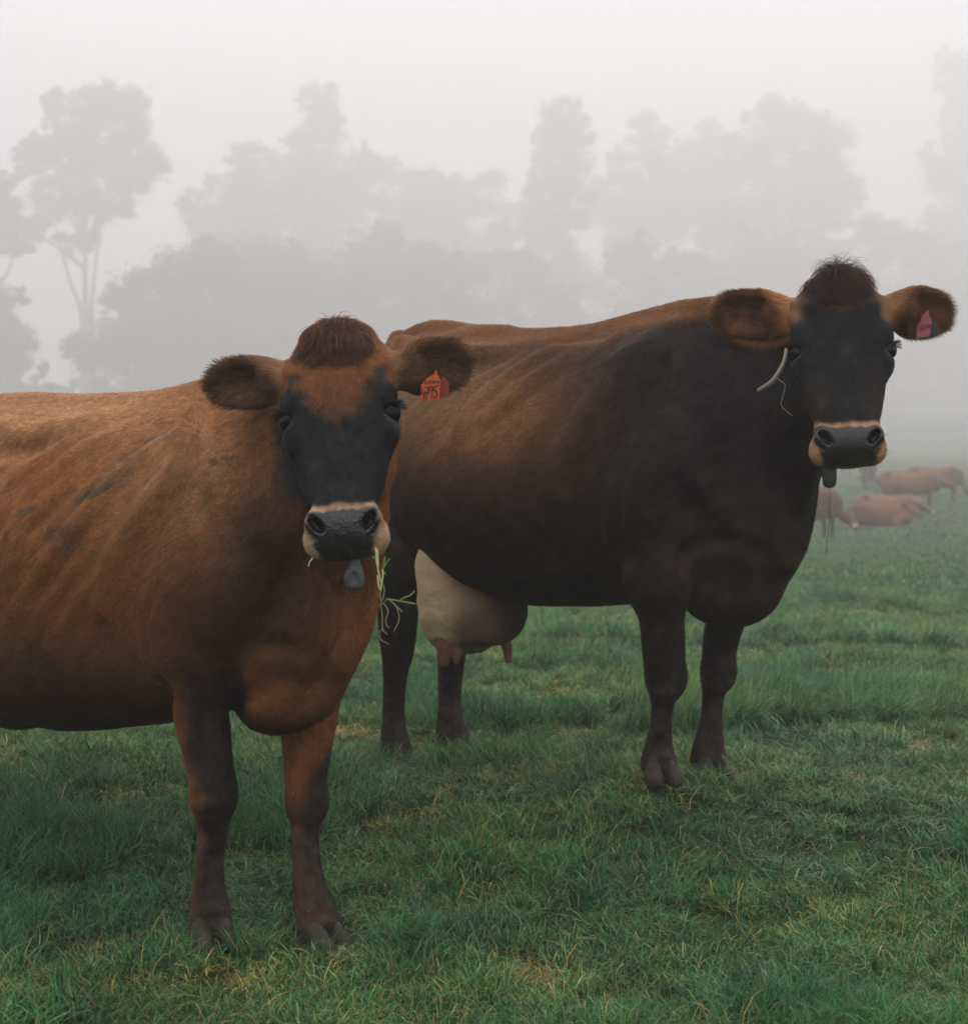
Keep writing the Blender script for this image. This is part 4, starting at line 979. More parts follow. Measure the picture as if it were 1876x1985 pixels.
# ------------------------------------------------------------------ trees in the fog
M_LEAF = mat('tree_foliage', (.08, .095, .065), .7, .2); M_BARK = mat('tree_bark', (.13, .105, .085), .9, .1)
def wood_mesh(name, limbs, parent):
    V, Fc = [], []
    for pts, rad in limbs:
        v, f = tube_mesh(catmull(pts, 4), np.interp(np.linspace(0, 1, (len(pts) - 1) * 4 + 1), np.linspace(0, 1, len(rad)), rad), 8)
        o = len(V); V += v.tolist(); Fc += [[i + o for i in q] for q in f]
    return new_mesh(name, np.array(V), Fc, M_BARK, parent)
def tree(name, label, d, lobes, stems, n, seed, leaf=.20, gap=.5, fat=1.0):
    """lobes: (px, py, rx, ry) of the crown's masses; stems: lists of (px, py)"""
    rg = np.random.default_rng(seed); s = d / FPX; KS = d / 75
    bx = (stems[0][0][0] - CX) * s; by = d; bz = float(ground(bx, by))
    root = thing(name, label, 'tree', (bx, by, bz), group='trees fading into the fog'); o3 = np.array([bx, by, bz])
    lobes = list(lobes); extra = []
    for (px, py, rx, ry) in lobes:
        for _ in range(5):
            an = rg.uniform(-.15, 1.15) * math.pi; f = rg.uniform(.28, .5); extra.append((px + rx * .85 * math.cos(an), py - ry * .85 * math.sin(an), rx * f, ry * f))
    lobes += extra; area = sum(l[2] * l[3] for l in lobes); V = []
    for (px, py, rx, ry) in lobes:
        rx, ry = rx * fat, ry * fat
        c = P(px, py, d) - o3; R3_ = np.array([rx * s, (rx + ry) * .5 * s * .85, ry * s]); c = c + [0, rg.uniform(-.5, .5) * rx * s, 0]
        k = max(10, int(34 * rx * ry / 3600)); dirs = rg.normal(0, 1, (k, 3)); dirs /= np.linalg.norm(dirs, axis=1)[:, None]
        cc = c + dirs * R3_ * (rg.random((k, 1)) ** .5) * .92; cr = rg.uniform(.14, .38, k) * np.mean(R3_)
        m = int(n * rx * ry / area); ci = rg.integers(0, k, m)
        p = cc[ci] + rg.normal(0, .55, (m, 3)) * cr[ci][:, None] * gs((1, 1, .75)) + rg.normal(0, .06, (m, 3)) * R3_
        V.append(p)
    p = np.vstack(V); m = len(p)
    keep = fbm(p + o3, 1.1 / KS, seed, 3) > (.17 + .15 * gap); p = p[keep]; m = len(p)
    a = rg.normal(0, 1, (m, 3)); a[:, 2] -= .8; a /= np.linalg.norm(a, axis=1)[:, None]; b_ = np.cross(a, rg.normal(0, 1, (m, 3))); b_ /= np.linalg.norm(b_, axis=1)[:, None]
    L_ = leaf * rg.uniform(.6, 1.5, (m, 1)); W_ = L_ * rg.uniform(.30, .55, (m, 1))
    q = np.stack([p - a * L_, p + b_ * W_, p + a * L_, p - b_ * W_], 1).reshape(-1, 3)
    new_mesh('crown', q, np.arange(4 * m).reshape(-1, 4), M_LEAF, root, smooth=False)
    limbs = []
    for st in stems:
        pts = [P(x, y, d) - o3 for x, y in st]; 
        if st is stems[0] or st[0] == stems[0][0]: pts[0] = np.array([0, 0, -.2])
        r0 = (.26 if st is stems[0] else .18) * KS; limbs.append((pts, [r0, r0 * .75, r0 * .5, r0 * .2]))
    # limbs reaching into the masses
    top = limbs[0][0][-1]
    for (px, py, rx, ry) in lobes[:len(lobes) // 6]:
        c = P(px, py, d) - o3; j = limbs[0][0]; st = j[len(j) // 2] * .5 + j[-1] * .5 if c[2] > j[-1][2] else j[len(j) // 2]
        limbs.append(([st, (st + c) / 2 + rg.normal(0, .3 * KS, 3), c + [0, 0, ry * s * .3]], [.12 * KS, .08 * KS, .03 * KS]))
        for _ in range(2):
            e = c + rg.normal(0, .5, 3) * np.array([rx, rx, ry]) * s; limbs.append(([c * .9 + st * .1, (c + e) / 2, e], [.05 * KS, .035 * KS, .015 * KS]))
    wood_mesh('trunk', limbs, root)
    return root

def trees():
    def base(d, px): return (px, HY - (float(ground((px - CX) * d / FPX, d)) - CAMH) / d * FPX)
    specs = [
     ('tall_tree', 'tall broad crowned tree on slender stems, leftmost of the high treetops', 72, [(150, 215, 58, 58), (228, 222, 66, 60), (95, 300, 58, 52), (180, 315, 78, 66), (268, 320, 52, 64), (115, 385, 62, 40), (215, 395, 62, 44), (55, 455, 55, 34), (150, 470, 42, 24)],
       [(172, None, [(168, 640), (165, 520), (170, 420)]), (185, None, [(178, 640), (185, 520), (205, 400)]), (160, None, [(160, 620), (135, 540), (105, 430)])], 26000, .16, 1.0),
     ('tree', 'rounded tree cut off by the left edge, left of the tall slender stemmed one', 66, [(-20, 390, 70, 55), (-5, 450, 60, 40), (30, 480, 36, 22)], [(-20, None, [(-15, 700), (-15, 560), (-12, 440)])], 9000, .16, .9),
     ('tree', 'low dark leafy tree at the left edge above the back of the brown cow', 57, [(-10, 590, 55, 60), (5, 660, 60, 60), (30, 720, 60, 60), (15, 800, 80, 60), (75, 800, 50, 55)], [(0, None, [(0, 800), (0, 700), (-5, 600)])], 15000, .14, .8),
     ('tree', 'pointed tree with a peaked top, behind the poll of the brown cow', 86, [(612, 200, 40, 44), (618, 260, 62, 56), (580, 320, 62, 50), (665, 335, 62, 60), (620, 400, 100, 70), (600, 520, 120, 90)], [(615, None, [(615, 640), (618, 460), (614, 300)])], 20000, .18, .45),
     ('tree', 'shorter tree with a stepped left shoulder, just left of the pointed one', 82, [(490, 320, 46, 42), (445, 365, 48, 42), (510, 400, 70, 60), (378, 400, 32, 30), (415, 450, 60, 50), (480, 520, 90, 80)], [(470, None, [(470, 700), (475, 560), (480, 420)])], 15000, .17, .7),
     ('tree', 'broad flat topped tree in the dip between the pointed tree and the narrow domed one', 92, [(745, 350, 60, 44), (830, 390, 80, 56), (925, 385, 66, 50), (985, 430, 50, 46), (860, 480, 130, 90)], [(850, None, [(850, 700), (850, 560), (850, 440)])], 18000, .19, .3),
     ('tree', 'narrow tree with a smooth domed top, above the middle of the dark cow', 84, [(1090, 235, 46, 48), (1095, 300, 66, 56), (1085, 370, 68, 56), (1075, 440, 60, 60), (1100, 540, 80, 60)], [(1100, None, [(1100, 700), (1100, 540), (1092, 330)])], 17000, .18, .4),
     ('tree', 'small rounded treetop just right of the narrow domed tree', 96, [(1250, 268, 48, 44), (1235, 330, 62, 50), (1200, 400, 60, 60), (1260, 430, 90, 70)], [(1240, None, [(1240, 700), (1240, 540), (1245, 350)])], 12000, .20, .3),
     ('tree', 'low middle treetop between the small rounded one and the widest one', 98, [(1370, 290, 58, 48), (1320, 350, 66, 50), (1380, 400, 90, 70)], [(1360, None, [(1360, 700), (1360, 540), (1365, 370)])], 11000, .21, .25),
     ('tree', 'widest pale tree with a double rounded top, left of the head of the dark cow', 90, [(1510, 255, 72, 56), (1590, 285, 56, 62), (1450, 310, 60, 50), (1545, 370, 100, 70), (1620, 400, 50, 66), (1500, 470, 130, 80)], [(1540, None, [(1540, 700), (1540, 540), (1535, 360)])], 20000, .20, .25),
     ('tall_tree', 'tallest and faintest tree, cut off by the right edge of the picture', 100, [(1870, 150, 52, 70), (1880, 245, 66, 60), (1850, 330, 62, 60), (1880, 420, 80, 70), (1830, 470, 50, 50)], [(1870, None, [(1870, 700), (1868, 500), (1870, 260)])], 13000, .22, .5),
     ('bushy_tree', 'dark rounded bushy tree low at the left, right of the slender stems', 64, [(290, 600, 80, 70), (380, 540, 80, 70), (230, 680, 80, 70), (340, 680, 110, 90), (300, 800, 150, 80), (170, 800, 70, 60)], [(320, None, [(320, 840), (325, 740), (335, 600)])], 26000, .15, .5),
     ('bushy_tree', 'bushy tree behind the left ear and poll of the brown cow', 68, [(500, 540, 90, 70), (600, 560, 90, 70), (450, 650, 100, 80), (570, 680, 120, 100), (520, 800, 150, 80)], [(530, None, [(530, 840), (530, 740), (535, 600)])], 24000, .16, .35),
     ('bushy_tree', 'bushy tree in the gap above the rump of the dark cow', 70, [(740, 530, 90, 70), (840, 550, 80, 70), (700, 650, 100, 80), (820, 670, 120, 90), (760, 800, 150, 80)], [(770, None, [(770, 840), (770, 740), (775, 600)])], 24000, .16, .35),
     ('bushy_tree', 'bushy tree with pale gaps, under the narrow domed tree', 74, [(980, 560, 90, 66), (1060, 620, 70, 60), (930, 670, 100, 80), (1060, 700, 120, 80), (1000, 800, 150, 70)], [(1010, None, [(1010, 840), (1010, 740), (1015, 610)])], 19000, .16, .9),
     ('bushy_tree', 'bushy tree above the withers of the dark cow', 78, [(1250, 540, 90, 70), (1330, 560, 80, 66), (1200, 640, 90, 70), (1310, 680, 120, 90), (1260, 790, 150, 70)], [(1270, None, [(1270, 820), (1270, 740), (1275, 600)])], 17000, .17, .5),
     ('bushy_tree', 'pale bushy tree behind the left ear of the dark cow', 84, [(1450, 520, 90, 70), (1560, 540, 90, 70), (1500, 640, 130, 90), (1480, 760, 150, 80)], [(1500, None, [(1500, 820), (1500, 740), (1500, 600)])], 16000, .18, .35),
     ('bushy_tree', 'faint low tree right of the head of the dark cow', 88, [(1700, 470, 60, 50), (1760, 500, 60, 50), (1700, 580, 90, 70), (1780, 600, 70, 60), (1740, 700, 110, 80)], [(1730, None, [(1730, 800), (1730, 700), (1735, 560)])], 13000, .18, .8),
     ('bushy_tree', 'faint low tree cut off by the right edge, below the tallest one', 90, [(1860, 540, 60, 60), (1840, 640, 90, 70), (1890, 700, 90, 80)], [(1870, None, [(1870, 800), (1870, 700), (1870, 560)])], 11000, .18, .7)]
    for k, (nm, lb, d, lobes, stems, n, leaf, gap) in enumerate(specs):
        d *= 4.05 if nm == 'bushy_tree' else 4.4; st = [[base(d, px)] + pts for px, _, pts in stems]
        tree(nm, lb, d, lobes, st, int(n * 2.5), 100 + k, leaf * 2.5, gap, 1.13 if nm == 'bushy_tree' else 1.0)

# ------------------------------------------------------------------ far cows
M_FAR = attr_mat('far_hide', .8, .15)
def far_cow(label, x, y, head, pose, pal, neck_to, turn=0, vs=.022, group='cows resting and grazing in the fog'):
    """pose stand / lie; neck_to: local position of the muzzle; head: heading in degrees, 0 = frame right"""
    F = Field(); lie = pose == 'lie'; dz = -.50 if lie else 0
    T = [(-1.50, .12, 1.14, .80, 1.0), (-1.32, .20, 1.23, .72, .98), (-1.10, .27, 1.21, .56, .90), (-.75, .32, 1.18, .45, .84), (-.40, .29, 1.17, .48, .84), (-.10, .23, 1.24, .52, .86), (.12, .19, 1.20, .54, .86), (.26, .12, 1.08, .64, .86)]
    T = [(a, b, c + dz, d + dz * (1 if not lie else .82), e + dz) for a, b, c, d, e in T]
    loft(F, (0, 0, 0), np.eye(3), T, 1.8, 2.1, .03, 31)
    for sg in (-1, 1):
        ell(F, (-1.24, sg * .2, 1.18 + dz), (.08, .05, .06), None, .04); ell(F, (-1.1, sg * .27, 1.08 + dz), (.12, .06, .07), None, .06, 's')
        ell(F, (-.02, sg * .15, .92 + dz), (.14, .06, .26), None, .05); ell(F, (-1.35, sg * .14, .9 + dz), (.18, .1, .28), None, .06)
        if not lie:
            chain(F, [(.0, sg * .16, .75), (.0, sg * .14, .5), (.02, sg * .13, .34), (.0, sg * .13, .18), (.03, sg * .13, .04)], [.09, .06, .045, .035, .045], .04)
            chain(F, [(-1.28, sg * .16, .85), (-1.25, sg * .16, .66), (-1.42, sg * .15, .46), (-1.38, sg * .15, .25), (-1.36, sg * .15, .04)], [.13, .09, .045, .035, .045], .04)
        else:
            chain(F, [(.05, sg * .2, .32), (.28, sg * .24, .14), (.02, sg * .27, .06)], [.10, .055, .045], .04); chain(F, [(-1.15, sg * .3, .30), (-.80, sg * .40, .18), (-1.1, sg * .45, .06), (-.85, sg * .45, .05)], [.16, .09, .05, .045], .05)
    if not lie: ell(F, (-1.12, 0, .5), (.16, .14, .12), None, .04)
    chain(F, [(-1.4, 0, 1.18 + dz), (-1.2, 0, 1.22 + dz), (-.5, 0, 1.17 + dz), (0, 0, 1.23 + dz)], [.03, .035, .03, .04], .03)
    chain(F, [(-1.48, 0, 1.12 + dz), (-1.55, 0, .9 + dz * .9), (-1.56, 0, .5 + dz * .6)], [.03, .02, .03], .02)
    mz = gs(neck_to); poll = mz + gs((-.42 * math.cos(turn), -.42 * math.sin(turn), .30)); 
    chain(F, [(.02, 0, 1.10 + dz), (.2, 0, 1.0 + dz), poll * .6 + gs((.25, 0, .95 + dz)) * .4, poll], [.11, .11, .085, .07], .05); chain(F, [(.1, 0, .82 + dz), (.25, 0, .8 + dz), poll * .7 + gs((.3, 0, .75 + dz)) * .3 - [0, 0, .06]], [.13, .10, .07], .05)
    ax = mz - poll; ax /= np.linalg.norm(ax); B_ = frame(ax, (0, 0, 1))
    chain(F, [poll, poll + ax * .14, poll + ax * .34, mz], [.10, .115, .082, .074], .03)
    for sg in (-1, 1):
        b0 = poll + B_[1] * sg * .07; ell(F, b0 + B_[1] * sg * .10 - [0, 0, .01], (.12, .035, .065), frame(B_[1] * sg, B_[2]), .02)
    V, Q = F.mesh((-1.75, -.75, -.03), (1.35, .75, 1.6), vs)
    p = V; z = p[:, 2] - dz; n1 = fbm(p, 4, 8) - .5
    light, dark = pal
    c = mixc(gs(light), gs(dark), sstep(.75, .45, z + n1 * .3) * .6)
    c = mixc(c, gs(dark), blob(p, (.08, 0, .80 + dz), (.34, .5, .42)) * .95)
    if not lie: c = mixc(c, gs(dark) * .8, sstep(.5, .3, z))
    dm = np.linalg.norm(p - mz, axis=1); dp = np.linalg.norm(p - (poll + ax * .25), axis=1)
    c = mixc(c, gs(dark) * .8, sstep(.17, .10, dp)); c = mixc(c, gs((.34, .26, .20)), sstep(.10, .075, dm)); c = mixc(c, gs((.03, .03, .03)), sstep(.068, .05, np.linalg.norm(p - mz - ax * .04, axis=1)))
    r = thing('cow', label, 'cow', (x, y, float(ground(x, y)) - (.02 if not lie else .03)), math.radians(head), group)
    new_mesh('body', V, Q, M_FAR, r, attrs={'col': ('FLOAT_COLOR', np.clip(c, 0, 1))})
    for sg in (-1, 1):
        bm = bmesh.new(); bmesh.ops.create_icosphere(bm, subdivisions=2, radius=.022); me = bpy.data.meshes.new('eye'); bm.to_mesh(me); bm.free(); me.materials.append(M_EYE)
        o = bpy.data.objects.new('eye', me); COL.objects.link(o); o.parent = r; o.location = poll + ax * .14 + B_[1] * sg * .088 + B_[2] * .02
    return r
def far_cows():
    tn, dk, rd = (.17, .088, .042), (.03, .022, .02), (.13, .055, .025)
    def X(px, d): return (px - CX) / FPX * d
    far_cow('dark fronted cow facing us in the fog, under the chin of the dark cow', X(1604, 32), 32, -52, 'stand', ((.16, .065, .03), (.028, .022, .02)), (.66, .10, .38))
    far_cow('reddish cow lying in the fog with its head low at its left end', X(1668, 38), 38.2, 195, 'lie', (rd, (.07, .032, .018)), (.55, .35, .10), turn=.8)
    far_cow('tan cow standing side on with its head held low to the right', X(1800, 45), 45, -12, 'stand', (tn, (.10, .055, .03)), (.88, -.1, .62))
    far_cow('small tan pale muzzled cow lying before the legs of the standing tan cow', X(1755, 42), 41.5, -25, 'lie', (tn, (.16, .09, .055)), (.62, -.05, .22))
    far_cow('tan cow with a dark shoulder grazing behind the others, farthest right', X(1846, 50), 50, -14, 'stand', (tn, (.05, .045, .045)), (.78, -.1, .16))
    far_cow('small dark cow seen from behind, deepest in the fog, left of standing tan cow', X(1680, 58), 58, 80, 'stand', ((.12, .09, .08), (.06, .05, .05)), (.75, .1, .2))

# ------------------------------------------------------------------ things on the near cows
M_ORANGE = mat('orange_plastic', (.43, .062, .008), .45, .4); M_RED = mat('dark_orange_plastic', (.20, .022, .005), .5, .35); M_PINK = mat('faded_pink_plastic', (.22, .055, .06), .5, .35)
M_INK = mat('marker_ink', (.018, .014, .014), .6, .2); M_BLK = mat('black_plastic', (.018, .020, .020), .5, .3); M_GREY = mat('grey_rubber', (.060, .066, .070), .5, .35)
M_STRAP = mat('worn_cream_strap', (.19, .155, .11), .8, .15); M_BLUE = mat('blue_plastic', (.10, .22, .36), .4, .4); M_STRING = mat('thin_string', (.20, .15, .11), .8, .2)
M_WEIGHT = mat('dark_weight', (.022, .022, .024), .45, .4)
def plate(name, fr, pts, d, th, m, parent, tilt=0):
    """flat plate outlined at frame positions, at distance d"""
    w_ = [fr.at(x, y, d + tilt * (x - pts[0][0]) * .001) for x, y in pts]; n = fr.vec((0, 1, 0)) * th; k = len(w_)
    V = np.array(w_ + [p + n for p in w_]); Fc = [list(range(k)), [k + i for i in range(k)][::-1]] + [[i, i + k, (i + 1) % k + k, (i + 1) % k] for i in range(k)]
    o = new_mesh(name, V, Fc, m, parent, smooth=False); md = o.modifiers.new('edge', 'BEVEL'); md.width = .0006; md.segments = 2; return o
def strokes(name, fr, lines, d, r, m, parent, tilt=0, x0=0, thin=.35):
    V, Fc = [], []
    for ln in lines:
        pts = [fr.at(x, y, d + tilt * (x - x0) * .001) for x, y in ln]
        v, f = tube_mesh(catmull(pts, 3) if len(pts) > 2 else gs(pts), r, 6); o = len(V); V += v.tolist(); Fc += [[i + o for i in q] for q in f]
    return new_mesh(name, np.array(V), Fc, m, parent)
def band(name, fr, pts, d, w_, th, m, parent):
    """a flexible flat band through frame positions"""
    q = catmull([fr.at(x, y, dd) for (x, y), dd in zip(pts, d)], 6); t = np.gradient(q, axis=0); t /= np.linalg.norm(t, axis=1)[:, None]; n = fr.vec((.25, -1, -.1)); s_ = np.cross(t, n); s_ /= np.linalg.norm(s_, axis=1)[:, None]
    W = np.broadcast_to(w_, (len(q),))[:, None] / 2; nn = np.cross(s_, t) * th / 2
    V = np.stack([q - s_ * W - nn, q + s_ * W - nn, q + s_ * W + nn, q - s_ * W + nn], 1).reshape(-1, 3); Fc = []
    for i in range(len(q) - 1): Fc += [[4 * i + a, 4 * i + (a + 1) % 4, 4 * i + 4 + (a + 1) % 4, 4 * i + 4 + a] for a in range(4)]
    Fc += [[3, 2, 1, 0], [4 * len(q) - 4 + a for a in range(4)]]
    return new_mesh(name, V, Fc, m, parent)
def arc(cx, cy, rx, ry, a0, a1, n=8): return [(cx + rx * math.cos(math.radians(a)), cy - ry * math.sin(math.radians(a))) for a in np.linspace(a0, a1, n)]

def forelock(cow, root, V, n, cols, fwd, Lr, spread, lift, seed, u1=-.15):
    """the tuft of hair on the poll: roots on the skin, combed over"""
    rg = np.random.default_rng(seed); h, B, hc, s = cow['h'], cow['B'], cow['hc'], cow['s']
    u = rg.uniform(-.235, u1 + .02, n * 3) + rg.normal(0, .006, n * 3); v = rg.normal(0, spread, n * 3); ok = (np.abs(v) < spread * 1.7); u, v = u[ok][:n], v[ok][:n]; n = len(u)
    w_ = np.full(n, .05); p = np.array([h(a, b, c) for a, b, c in zip(u, v, w_)])
    # drop the roots onto the skin along -w / +u
    d = -B[2] * .8 + B[0] * .45; d /= np.linalg.norm(d)
    for _ in range(40): f = cow['F'].pts(p); p = p + d * np.clip(f, 0, .02)[:, None] * .9
    f = cow['F'].pts(p); m = np.abs(f) < .01; p, v, u = p[m], v[m], u[m]; n = len(p)
    side = np.clip(v / (spread * 1.2), -1, 1)
    out = np.stack([-(.6 + lift) + rg.normal(0, .10, n), side * 1.0 + rg.normal(0, .12, n) + .1, np.full(n, .60) + rg.normal(0, .12, n)], 1) @ B
    out /= np.linalg.norm(out, axis=1)[:, None]
    cl = np.stack([fbm(p, 55, 40 + j, 1) - .5 for j in range(3)], 1)
    out = out + cl * 1.3
    L_ = rg.uniform(*Lr, n) * (.35 + .65 * sstep(u1 + .005, u1 - .045, u + rg.normal(0, .01, n))) * (1 - (.45 if cow['name'] == 'brown' else .0) * sstep(-.195, -.215, u))
    col = mixc(gs(cols[0]), gs(cols[1]), rg.random(n) * .8 + .2 * (u > -.15)) * np.exp(rg.normal(0, .25, n))[:, None]
    return strands('forelock', p - out * .002, out, L_, .18, np.clip(col, 0, 1), .00075, root, 8, 1.9, seed, .0016)

def dress_cow_one(cow):
    root, V, T = finish_cow(cow, 'brown cow with a black face, pale muzzle and orange ear tag, nearest the camera', 'cow')
    fr = cow['fr']
    forelock(cow, root, V, 5600, ((.060, .028, .016), (.14, .060, .030)), .5, (.040, .075), .034, .0, 21, -.155)
    for (A, rA, _), px, py in ((cow['feet'][0], 415, 1828), (cow['feet'][1], 632, 1842)):
        f = fr.pl(px, py, A[-1][1])[0]; g = float(ground(*( (f @ fr.M + fr.O)[:2])))
        hoof(fr, (A[-1][0] + .012, A[-1][1] - .010), (1, -.35 if px < 500 else .05), g, root, .95)
    for x, y in ((-1.68, -.15), (-1.71, .15)): hoof(fr, (x, y), (1, 0), float(ground(*((gs((x, y, 0)) @ fr.M + fr.O)[:2]))), root)
    # ear tag with its number
    ox, oy = 795.4, 690.4
    def t(*pts): return [(ox + .056 * x, oy + .056 * y) for x, y in pts]
    dT = 2.94
    tg = plate('ear_tag', fr, t((868, 500), (912, 500), (935, 640), (1045, 830), (1005, 1440), (960, 1500), (330, 1570), (380, 1000), (440, 920), (600, 740), (800, 640)), dT, .0016, M_ORANGE, root)
    strokes('lettering', fr, [t((415, 1090), (400, 1200), (400, 1290), (440, 1310), (520, 1290)), t((500, 1180), (480, 1360), (470, 1540)),
        t((500, 1075), (560, 1085), (620, 1080), (595, 1250), (560, 1400), (550, 1520)), t((520, 1270), (650, 1255)),
        t((775, 1150), (760, 1070), (715, 1040), (675, 1090), (670, 1150), (710, 1200), (760, 1180), (770, 1120), (755, 1300), (735, 1480)),
        t((975, 1010), (890, 1040), (825, 1075), (800, 1180), (870, 1180), (920, 1240), (920, 1340), (880, 1440), (830, 1430), (800, 1380))], dT - .0012, .00100, M_INK, tg)
    L1 = [arc(*t((520, 925))[0], 1.7, 2.2, 0, 360, 10), t((590, 850), (585, 950), (630, 945)), t((665, 830), (650, 945)), t((665, 835), (715, 870), (700, 925), (650, 945)),
          t((775, 830), (765, 935)), t((775, 835), (825, 850), (770, 880)), t((770, 880), (830, 915), (765, 935)), t((850, 850), (855, 920), (885, 870), (910, 920), (925, 850)),
          arc(*t((965, 880))[0], 1.6, 1.8, 0, 360, 10), t((990, 860), (985, 950))]
    strokes('lettering', fr, L1, dT - .0012, .00055, M_INK, tg)
    plate('ear_tag', fr, t((1090, 760), (1180, 720), (1340, 960), (1320, 1380), (1000, 1440), (1030, 900)), 2.962, .0016, M_RED, root)
    # blue tag end seen beside the eye, collar with its weight under the chin
    plate('collar_buckle', fr, [(776, 771), (780, 770), (786, 783), (784, 787), (774, 787)], 2.985, .004, M_BLUE, root)
    G = Field(); c0 = fr.at(687, 1128, 2.80); c1 = fr.at(686, 1100, 2.865); r_ = 2.865 / FPX
    R_ = np.stack([fr.vec((1, 0, 0)), fr.vec((0, -1, 0)), fr.vec((0, 0, 1))])
    ell(G, fr.at(687, 1128, 2.865), gs((18, 11, 26)) * r_, R_, .008); chain(G, [fr.at(688, 1083, 2.865), fr.at(688, 1100, 2.865), fr.at(687, 1115, 2.865)], [.010, .012, .014], .02)
    G.add(lambda X, Y, Z: Z - fr.at(687, 1143, 2.865)[2] + 0 * X + 0 * Y, c0 - .1, c0 + .1, .008, 's'); ell(G, fr.at(687, 1124, 2.85), gs((9, 6, 14)) * r_, R_, .006, 's')
    v, q = G.mesh(c0 - .09, c0 + .09, .003); wt = new_mesh('collar_weight', v, q, M_GREY, root)
    strokes('collar_cord', fr, [[(688, 1086), (689, 1070), (694, 1050)]], 2.875, .004, M_BLK, root)
    # sprig of grass hanging from the mouth
    sp = thing('grass_sprig', 'uprooted grass sprig with thin roots hanging from the mouth of the brown cow', 'grass', P(735, 1075, 2.74))
    class W0:  # world frame for the same helpers
        def at(s, x, y, d): return P(x, y, d) - P(735, 1075, 2.74)
        def vec(s, v): return gs(v)
    W0 = W0()
    def g(*pts): return [(705.4 + .1134 * x, 1035.6 + .1134 * y) for x, y in pts]
    mg = mat('fresh_green_stem', (.16, .26, .07), .45, .4); mp = mat('pale_stem', (.42, .42, .20), .5, .3); mrt = mat('pale_root', (.30, .24, .16), .7, .2)
    strokes('stem', W0, [g((205, 230), (215, 450), (250, 640), (290, 830)), g((235, 260), (240, 430), (250, 560)), g((320, 600), (325, 700), (300, 860), (290, 960)), g((232, 700), (250, 860), (275, 950))], 2.74, .0016, mp, sp)
    strokes('leaf', W0, [g((330, 600), (360, 390)), g((330, 590), (390, 480), (450, 410)), g((150, 380), (190, 440)), g((335, 640), (390, 700)), g((335, 860), (350, 980), (320, 1130)), g((400, 1105), (600, 1140), (890, 1195)), g((600, 1140), (700, 1080), (790, 1045), (870, 970)), g((430, 1110), (540, 1220), (660, 1330))], 2.74, .0010, mg, sp)
    strokes('root_fibre', W0, [g((290, 960), (280, 1040), (300, 1160), (350, 1200), (415, 1310), (380, 1450), (385, 1550), (435, 1605)), g((285, 1180), (315, 1380), (320, 1620), (400, 1710)), g((320, 1620), (270, 1680), (290, 1800), (430, 1880)), g((350, 1160), (400, 1105), (440, 1110)), g((540, 1210), (600, 1380), (590, 1500), (510, 1660))], 2.74, .0007, mrt, sp)
    strokes('leaf', W0, [[(606, 1082), (600, 1090), (598, 1098)]], 2.76, .001, mat('pale_straw', (.6, .6, .6), .6, .3), sp)
    return root

def udder(cow, root):
    fr = cow['fr']; G = Field(); d = 4.70; r_ = d / FPX; R_ = np.stack([fr.vec((1, 0, 0)), fr.vec((0, -1, 0)), fr.vec((0, 0, 1))])
    ell(G, fr.at(872, 1160, d), gs((64, 62, 108)) * r_, R_, .03); ell(G, fr.at(862, 1090, d), gs((54, 55, 70)) * r_, R_, .05)
    ell(G, fr.at(945, 1180, d - .06), gs((78, 60, 72)) * r_, frame(fr.vec((1, 0, -.25)), (0, 0, 1)), .06); ell(G, fr.at(905, 1215, d + .14), gs((70, 50, 55)) * r_, R_, .04)
    v, q = G.mesh(fr.at(890, 1160, d) - .38, fr.at(890, 1160, d) + .38, .009)
    vn = vnormals(v, np.vstack([q[:, :3], q[:, [0, 2, 3]]])); sgn = np.sign((vn * (v - v.mean(0))).sum()); v = v + sgn * vn * ((fbm(v, 22, 71) - .5) * .012 + (fbm(v, 60, 72, 2) - .5) * .003)[:, None]
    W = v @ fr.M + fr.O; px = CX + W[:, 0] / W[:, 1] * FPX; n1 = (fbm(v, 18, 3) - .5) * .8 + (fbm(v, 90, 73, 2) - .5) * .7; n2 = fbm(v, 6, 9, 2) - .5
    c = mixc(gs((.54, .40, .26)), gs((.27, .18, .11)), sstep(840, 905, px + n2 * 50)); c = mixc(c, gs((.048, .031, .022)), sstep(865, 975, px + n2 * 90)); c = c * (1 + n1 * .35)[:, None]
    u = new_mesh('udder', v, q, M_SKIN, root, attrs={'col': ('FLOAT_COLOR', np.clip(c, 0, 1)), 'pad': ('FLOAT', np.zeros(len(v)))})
    for pts, rr in (([(860, 1240), (862, 1262), (861, 1284)], (.030, .024, .017)), ([(880, 1245), (884, 1262), (884, 1280)], (.022, .018, .013)), ([(972, 1225), (982, 1252), (985, 1278)], (.026, .017, .013))):
        G = Field(); a = [fr.at(x, y, d - .05) for x, y in pts]; chain(G, a, rr, .01); m = gs(a).mean(0)
        v, q = G.mesh(m - .09, m + .09, .005); n1 = fbm(v, 40, 3) - .5
        new_mesh('teat', v, q, M_SKIN, u, attrs={'col': ('FLOAT_COLOR', np.clip(np.tile(gs((.20, .10, .065)), (len(v), 1)) * (1 + n1)[:, None], 0, 1)), 'pad': ('FLOAT', np.zeros(len(v)))})

